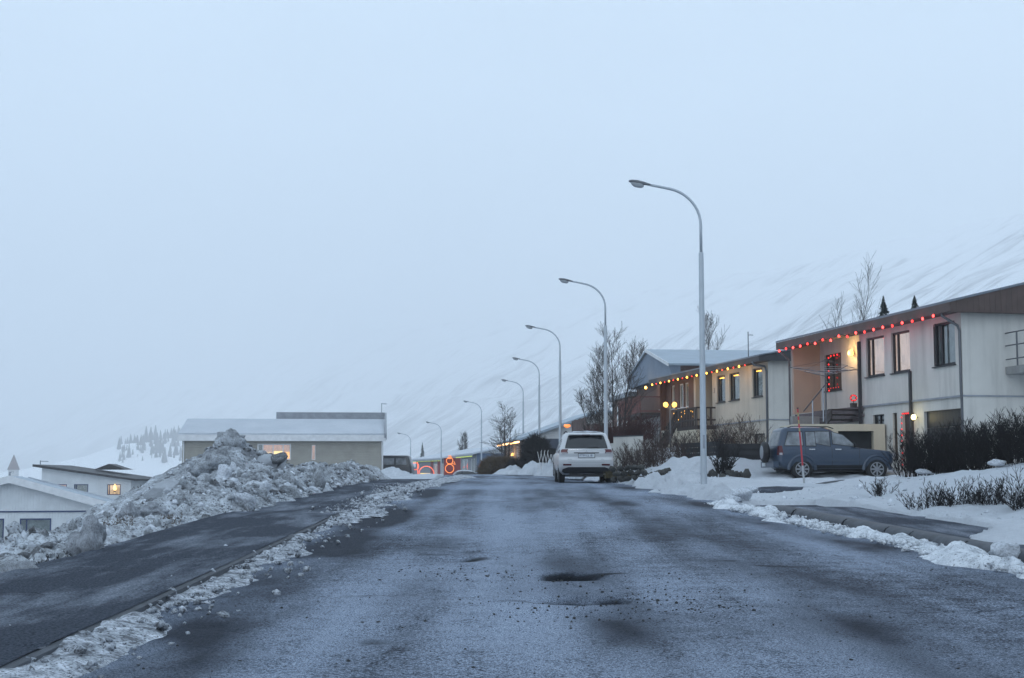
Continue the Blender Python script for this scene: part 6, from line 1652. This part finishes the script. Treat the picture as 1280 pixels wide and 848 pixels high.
# clipped hedges beyond the white car
def clipped(name, label, loc, rx, ry, hgt, mat, seed, count=9000):
    r = np.random.default_rng(seed); p = r.normal(size=(count, 3)); p[:, 2] = np.abs(p[:, 2]); p /= np.linalg.norm(p, axis=1, keepdims=True)
    sc_ = (np.abs(p)**3).sum(1, keepdims=True)**(-1/3); rad = (.72+.30*r.random((count, 1)))*sc_*(1+.12*fbm(p[:, 0]*3, p[:, 1]*3, p[:, 2]*3+seed, 3)[:, None])
    c = p*rad*np.array([[rx, ry, hgt]]); e = c + p*np.array([[.25,.25,.25]]) + r.normal(size=(count, 3))*.12
    S_ = [(c[i], e[i], .014, .006) for i in range(count)]
    root = thing(name, label, 'hedge', loc); tag(link('twigs', segs_mesh(S_, 3), mat, root), kind='stuff')
    C_ = [((0,0,-.3),(r.normal()*rx*.5, r.normal()*ry*.5, hgt*.8), .05, .02) for k in range(14)]; link('stems', segs_mesh(C_, 4), 'bark', root)
    g_ = MB(); uu = 14
    vs = [(rx*.80*math.cos(a)*math.cos(b)**.5, ry*.80*math.sin(a)*math.cos(b)**.5, hgt*.80*math.sin(b)) for b in [k*math.pi/2/7 for k in range(7)] for a in [j*2*math.pi/uu for j in range(uu)]]
    g_.add(vs, [(i*uu+j, i*uu+(j+1) % uu, (i+1)*uu+(j+1) % uu, (i+1)*uu+j) for i in range(6) for j in range(uu)] + [tuple(6*uu+j for j in range(uu))]); g_.build('dense_core', 'twig_dark', root)
q = at(627, 592, 110); clipped('rounded_hedge', 'rounded brown-green hedge beyond the crest left of the dark hedge', (q.x, 110, 1.75), 1.5, 1.8, 1.25, 'twig_straw', 140)
q = at(670, 592, 102); clipped('tall_hedge', 'tall dark clipped hedge beside the fourth street lamp', (q.x, 102, 1.9), .95, 2.2, 2.35, 'twig_dark', 141)
q = at(650, 592, 105); clipped('low_hedge', 'low dark hedge joining the rounded and the tall hedge', (q.x-.2, 106, 1.7), .7, 1.6, .95, 'twig_dark', 142, 5000)

# ------------------------------------------------------------------ fences, walls and small things on the right
def fence_run(name, label, p0, p1, z0, zs, bw_, gap, mat, posts='wood_fence', group=None):
    p0, p1 = V3(*p0, 0), V3(*p1, 0); L = (p1-p0).length; d = (p1-p0)/L; root = thing(name, label, 'fence', (p0.x, p0.y, z0), math.atan2(d.y, d.x), group)
    k, x = 0, 0.0
    while x < L:
        zt = zs(x/L); mb = MB(); mb.box(x, min(L, x+bw_), -.012-.018*(k % 2), .012-.018*(k % 2), 0, zt-z0+.02*math.sin(k*5.1)); mb.build('board', mat, root); x += bw_+gap; k += 1
    mb = MB(); mb.box(0,L,.02,.06,.3,.38); mb.build('rail', posts, root)
    return root
a, b = at(715, 600, 92), at(728, 600, 86); fence_run('board_fence', 'far run of brown board fence, left of the second street lamp', (a.x, 92), (b.x+.25, 86), 2.0, lambda f: at(716, 525, 90).z, .30, .05, 'wood_fence')
a, b = at(729, 600, 84), at(760, 600, 78); fence_run('board_fence', 'near run of brown board fence behind the white car roof', (a.x, 84), (b.x, 78), 2.0, lambda f: at(735, 529.5, 82).z-.1*f, .24, .05, 'wood_fence')
a, b = at(760, 600, 77.5), at(802, 600, 72); fence_run('board_fence', 'dark brown board fence above the white garden wall', (a.x, 77.5), (b.x, 72), 2.0, lambda f: at(765, 533, 76).z-.1*f, .22, .04, 'wood_dark')
q0, q1 = at(714, 600, 80), at(729, 600, 80)
w0 = thing('concrete_block_wall', 'short pale concrete wall end under the brown board fence', 'wall', (q0.x, 80, 2.0))
mb = MB(); mb.box(0,q1.x-q0.x,0,.25,-.5,at(720,541.5,80).z-2.0); mb.build('wall', 'concrete', w0); mb = MB(); mb.box(-.03,q1.x-q0.x+.03,-.03,.28,at(720,541.5,80).z-2.0,at(720,541.5,80).z-1.93); mb.build('coping', 'clean_chunk', w0)
q0, q1, q2 = at(755, 600, 63.4), at(767, 600, 62), at(804, 600, 60.5)
w1 = thing('garden_wall', 'white rendered garden wall with a stepped corner behind the bushes', 'wall', (q1.x, 62, 1.4))
zt = at(780, 546, 61.2).z-1.4
mb = MB(); mb.prism([(0,0,0),(q2.x-q1.x,-1.5,0),(q2.x-q1.x,-1.5,zt),(0,0,zt)], (.03,.22,0)); mb.prism([(0,.0,0),(q0.x-q1.x,1.4,0),(q0.x-q1.x,1.4,zt-.25),(0,0,zt-.25)], (.02,.22,0)); mb.build('wall', 'plaster_white', w1)
mb = MB(); mb.prism([(-.02,-.02,zt+.002),(q2.x-q1.x,-1.52,zt+.002),(q2.x-q1.x,-1.52,zt+.05),(-.02,-.02,zt+.05)], (.04,.27,0)); mb.build('coping', 'trim_dark', w1)
# black horizontal-board fence left of the blue car
q0, q1 = at(896, 600, 51.2), at(985, 600, 51.2)
f1 = thing('slat_fence', 'black fence of wide horizontal boards behind the blue car', 'fence', (q0.x, 51.2, 1.45))
zt = at(920, 554.5, 51.2).z-1.45
for k in range(6):
    mb = MB(); hh = zt/6; mb.box(0,q1.x-q0.x,-.014,.014,k*hh+.02,(k+1)*hh-.012); mb.build('slat', 'fence_black', f1)
for x in (.05,1.2,q1.x-q0.x-.1):
    mb = MB(); mb.box(x,x+.09,.016,.10,-.2,zt); mb.build('post', 'fence_black', f1)
mb = MB(); mb.box(0,q1.x-q0.x,.05,.06,0,zt-.02); mb.build('backing', 'fence_black', f1)
q0, q1 = at(852, 600, 56), at(899, 600, 53)
f2 = thing('slat_fence', 'lower black fence running back behind the nearest lamp post', 'fence', (q0.x, 56, 1.9), math.atan2(-3, q1.x-q0.x))
zt = at(870, 553, 54.5).z-1.9; Lq = math.hypot(3, q1.x-q0.x)
for k in range(5):
    mb = MB(); hh = zt/5; mb.box(0,Lq,-.014,.014,k*hh+.01,(k+1)*hh-.008); mb.build('slat', 'fence_black', f2)
for x in (.05,Lq-.15):
    mb = MB(); mb.box(x,x+.09,.016,.10,-.4,zt); mb.build('post', 'fence_black', f2)
# stone garden wall
path = [at(762, 604, 46.5), at(790, 602, 46.2), at(806, 602, 45.6), at(812, 592, 46.4), at(832, 588, 48.4), at(862, 584, 50.6)]
sw_ = thing('stone_wall', 'low dark dry-stone wall at the foot of the snowy garden', 'wall', (path[1].x, path[1].y, 1.3))
smesh = []
for k in range(6):
    me = chunk_mesh(400+k*3, 1, .25, 1.0); me.materials.append(M['stone']); smesh.append(me)
r_ = random.Random(5)
for a, b, rows in ((path[0], path[1], 3), (path[1], path[2], 3), (path[3]+V3(0,0,-.35), path[4]+V3(0,0,-.3), 2), (path[4]+V3(0,0,-.3), path[5]+V3(0,0,-.25), 2)):
    L = (b-a).length; m = max(2, int(L/.24))
    for row in range(rows):
        for k in range(m):
            p = a.lerp(b, (k+.5+.5*(row % 2))/m); o = link('stone', r_.choice(smesh), None, sw_, p - V3(*sw_.location) + V3(0, .05*row, .10+.16*row), (r_.random()*.5, r_.random()*.5, r_.random()*6))
            o.scale = (.16+.04*r_.random(), .13, .095+.02*r_.random())
q = at(905, 598, 47.2); r_ = random.Random(8)
rk = thing('rockery', 'heap of dark stones under the gnarled bush', 'rocks', (q.x, q.y, gz(q.x, q.y)))
for k in range(16):
    o = link('stone', r_.choice(smesh), None, rk, (-.5+1.25*r_.random(), .3*r_.random(), .0+.16*r_.random()), (r_.random()*3, r_.random()*3, r_.random()*6)); s_ = .09+.08*r_.random(); o.scale = (s_*1.7, s_, s_*.7)
q = at(780, 590, 47.5)
ms_ = thing('grass_tuft', 'withered brown grass on top of the stone wall', 'grass', (q.x-.1, q.y, 1.55))
r_ = random.Random(11); S_ = [((x, y, 0), (x+r_.gauss(0,.06), y+r_.gauss(0,.06), .12+.16*r_.random()), .006, .002) for x, y in [(-.5+1.1*r_.random(), .4*r_.random()) for k in range(520)]]
tag(link('blades', segs_mesh(S_, 3), 'moss', ms_), kind='stuff')
# black timber edging by the driveway
a, b = at(935, 609, 40.6), at(1081, 602, 40.6)
eb = thing('timber_edging', 'low black timber edging lying across the snowy driveway', 'edging', (a.x, 40.6, a.z))
d = b-a
mb = MB(); mb.bar((0,0,0), d, .12, .17); mb.build('beam', 'fence_black', eb); mb = MB(); mb.box(-.05,.12,-.09,.09,-.3,.07); mb.build('post', 'fence_black', eb)
mb = MB(); mb.bar((.05,0,.1), d+V3(-.1,0,.098), .15, .03); mb.build('snow_cap', 'snow', eb)
P_ = []
for k in range(13):
    f = k/12; c = at(1003+58*f, 613-8.5*math.sin(f*1.5), 37.6+1.6*f); P_.append([(c.x, c.y+.03, c.z-.15), (c.x, c.y, c.z+.05), (c.x+.05, c.y+.12, c.z+.10), (c.x+.1, c.y+.3, c.z+.06)])
tag(link('kerb', grid_mesh(np.array(P_)), 'kerb_stone'), kind='structure')
# red snow marker pole, leaning
a, b = at(1006, 613, 38.2), at(997, 511, 38.2); dz = b-a
mk = thing('snow_marker_pole', 'thin leaning red snow marker pole with grey foot', 'pole', (a.x, a.y, a.z))
mb = MB(); mb.tube([dz*-.12, dz*.30], .026, 8); mb.build('foot', 'marker_grey', mk)
mb = MB(); mb.tube([dz*.302, dz*.72], .021, 8); mb.build('rod', 'marker_red', mk)
for k in range(6):
    f0 = .722+.046*k; mb = MB(); mb.tube([dz*f0, dz*(f0+.043)], .021, 8); mb.build('band', ('marker_yellow','marker_red')[k % 2], mk)
mb = MB(); mb.tube([dz*.996, dz*1.012], .023, 8); mb.build('tip', 'trim_dark', mk)
# antenna mast on the cream house
q = at(935.5, 445, 72)
an = thing('roof_antenna', 'thin T-shaped antenna mast on the cream house roof', 'antenna', (q.x, 72, q.z-.5))
mb = MB(); mb.tube([(0,0,0),(0,0,.5+at(935,415,72).z-q.z)], .025, 6); mb.build('mast', 'drainpipe', an); zt = .5+at(935,419,72).z-q.z
mb = MB(); mb.bar((-.02,0,zt),(.24,0,zt),.03,.03); mb.build('boom', 'drainpipe', an)
# white garden trellis by the dark hedge
q = at(672, 585, 90)
tr_ = thing('trellis', 'white leaning trellis beside the third street lamp', 'trellis', (q.x, 90, 1.8))
for k in range(5):
    mb = MB(); mb.bar((.2*k-.05,0,-.1),(.2*k+.25,0,1.5),.02,.03); mb.build('slat', 'trim_white', tr_)
    mb = MB(); mb.bar((.2*k+.3,.022,-.1),(.2*k,.022,1.4),.02,.03); mb.build('slat', 'trim_white', tr_)
# snow-covered sacks under the hedge
for px, py, Y, s_, lab in ((1155,592,36.6,.15,'snow-crusted white sack under the left part of the hedge'),(1246,581,34.2,.19,'snow-crusted white heap in the right part of the hedge')):
    q = at(px, py, Y); o = link('snowy_sack', chunk_mesh(px*.7, 3, .35, 1), 'clean_chunk', None, (q.x, q.y, q.z+.05)); o.scale = (s_*1.2, s_*.9, s_*.5); tag(o, lab, 'sack')
# far wood on the hill at the left
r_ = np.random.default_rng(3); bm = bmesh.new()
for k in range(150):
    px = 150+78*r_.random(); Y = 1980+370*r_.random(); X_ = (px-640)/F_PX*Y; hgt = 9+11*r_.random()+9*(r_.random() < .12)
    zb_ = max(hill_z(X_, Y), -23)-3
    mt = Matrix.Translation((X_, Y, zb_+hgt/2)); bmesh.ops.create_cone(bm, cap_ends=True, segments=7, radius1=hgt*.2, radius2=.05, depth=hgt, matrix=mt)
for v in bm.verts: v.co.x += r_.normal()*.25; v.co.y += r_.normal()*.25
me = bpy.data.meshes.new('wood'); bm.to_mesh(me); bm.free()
wd = link('distant_wood', me, 'needles_misted'); tag(wd, 'far wood of dark conifers fading in the mist at the left', 'wood', kind='stuff')
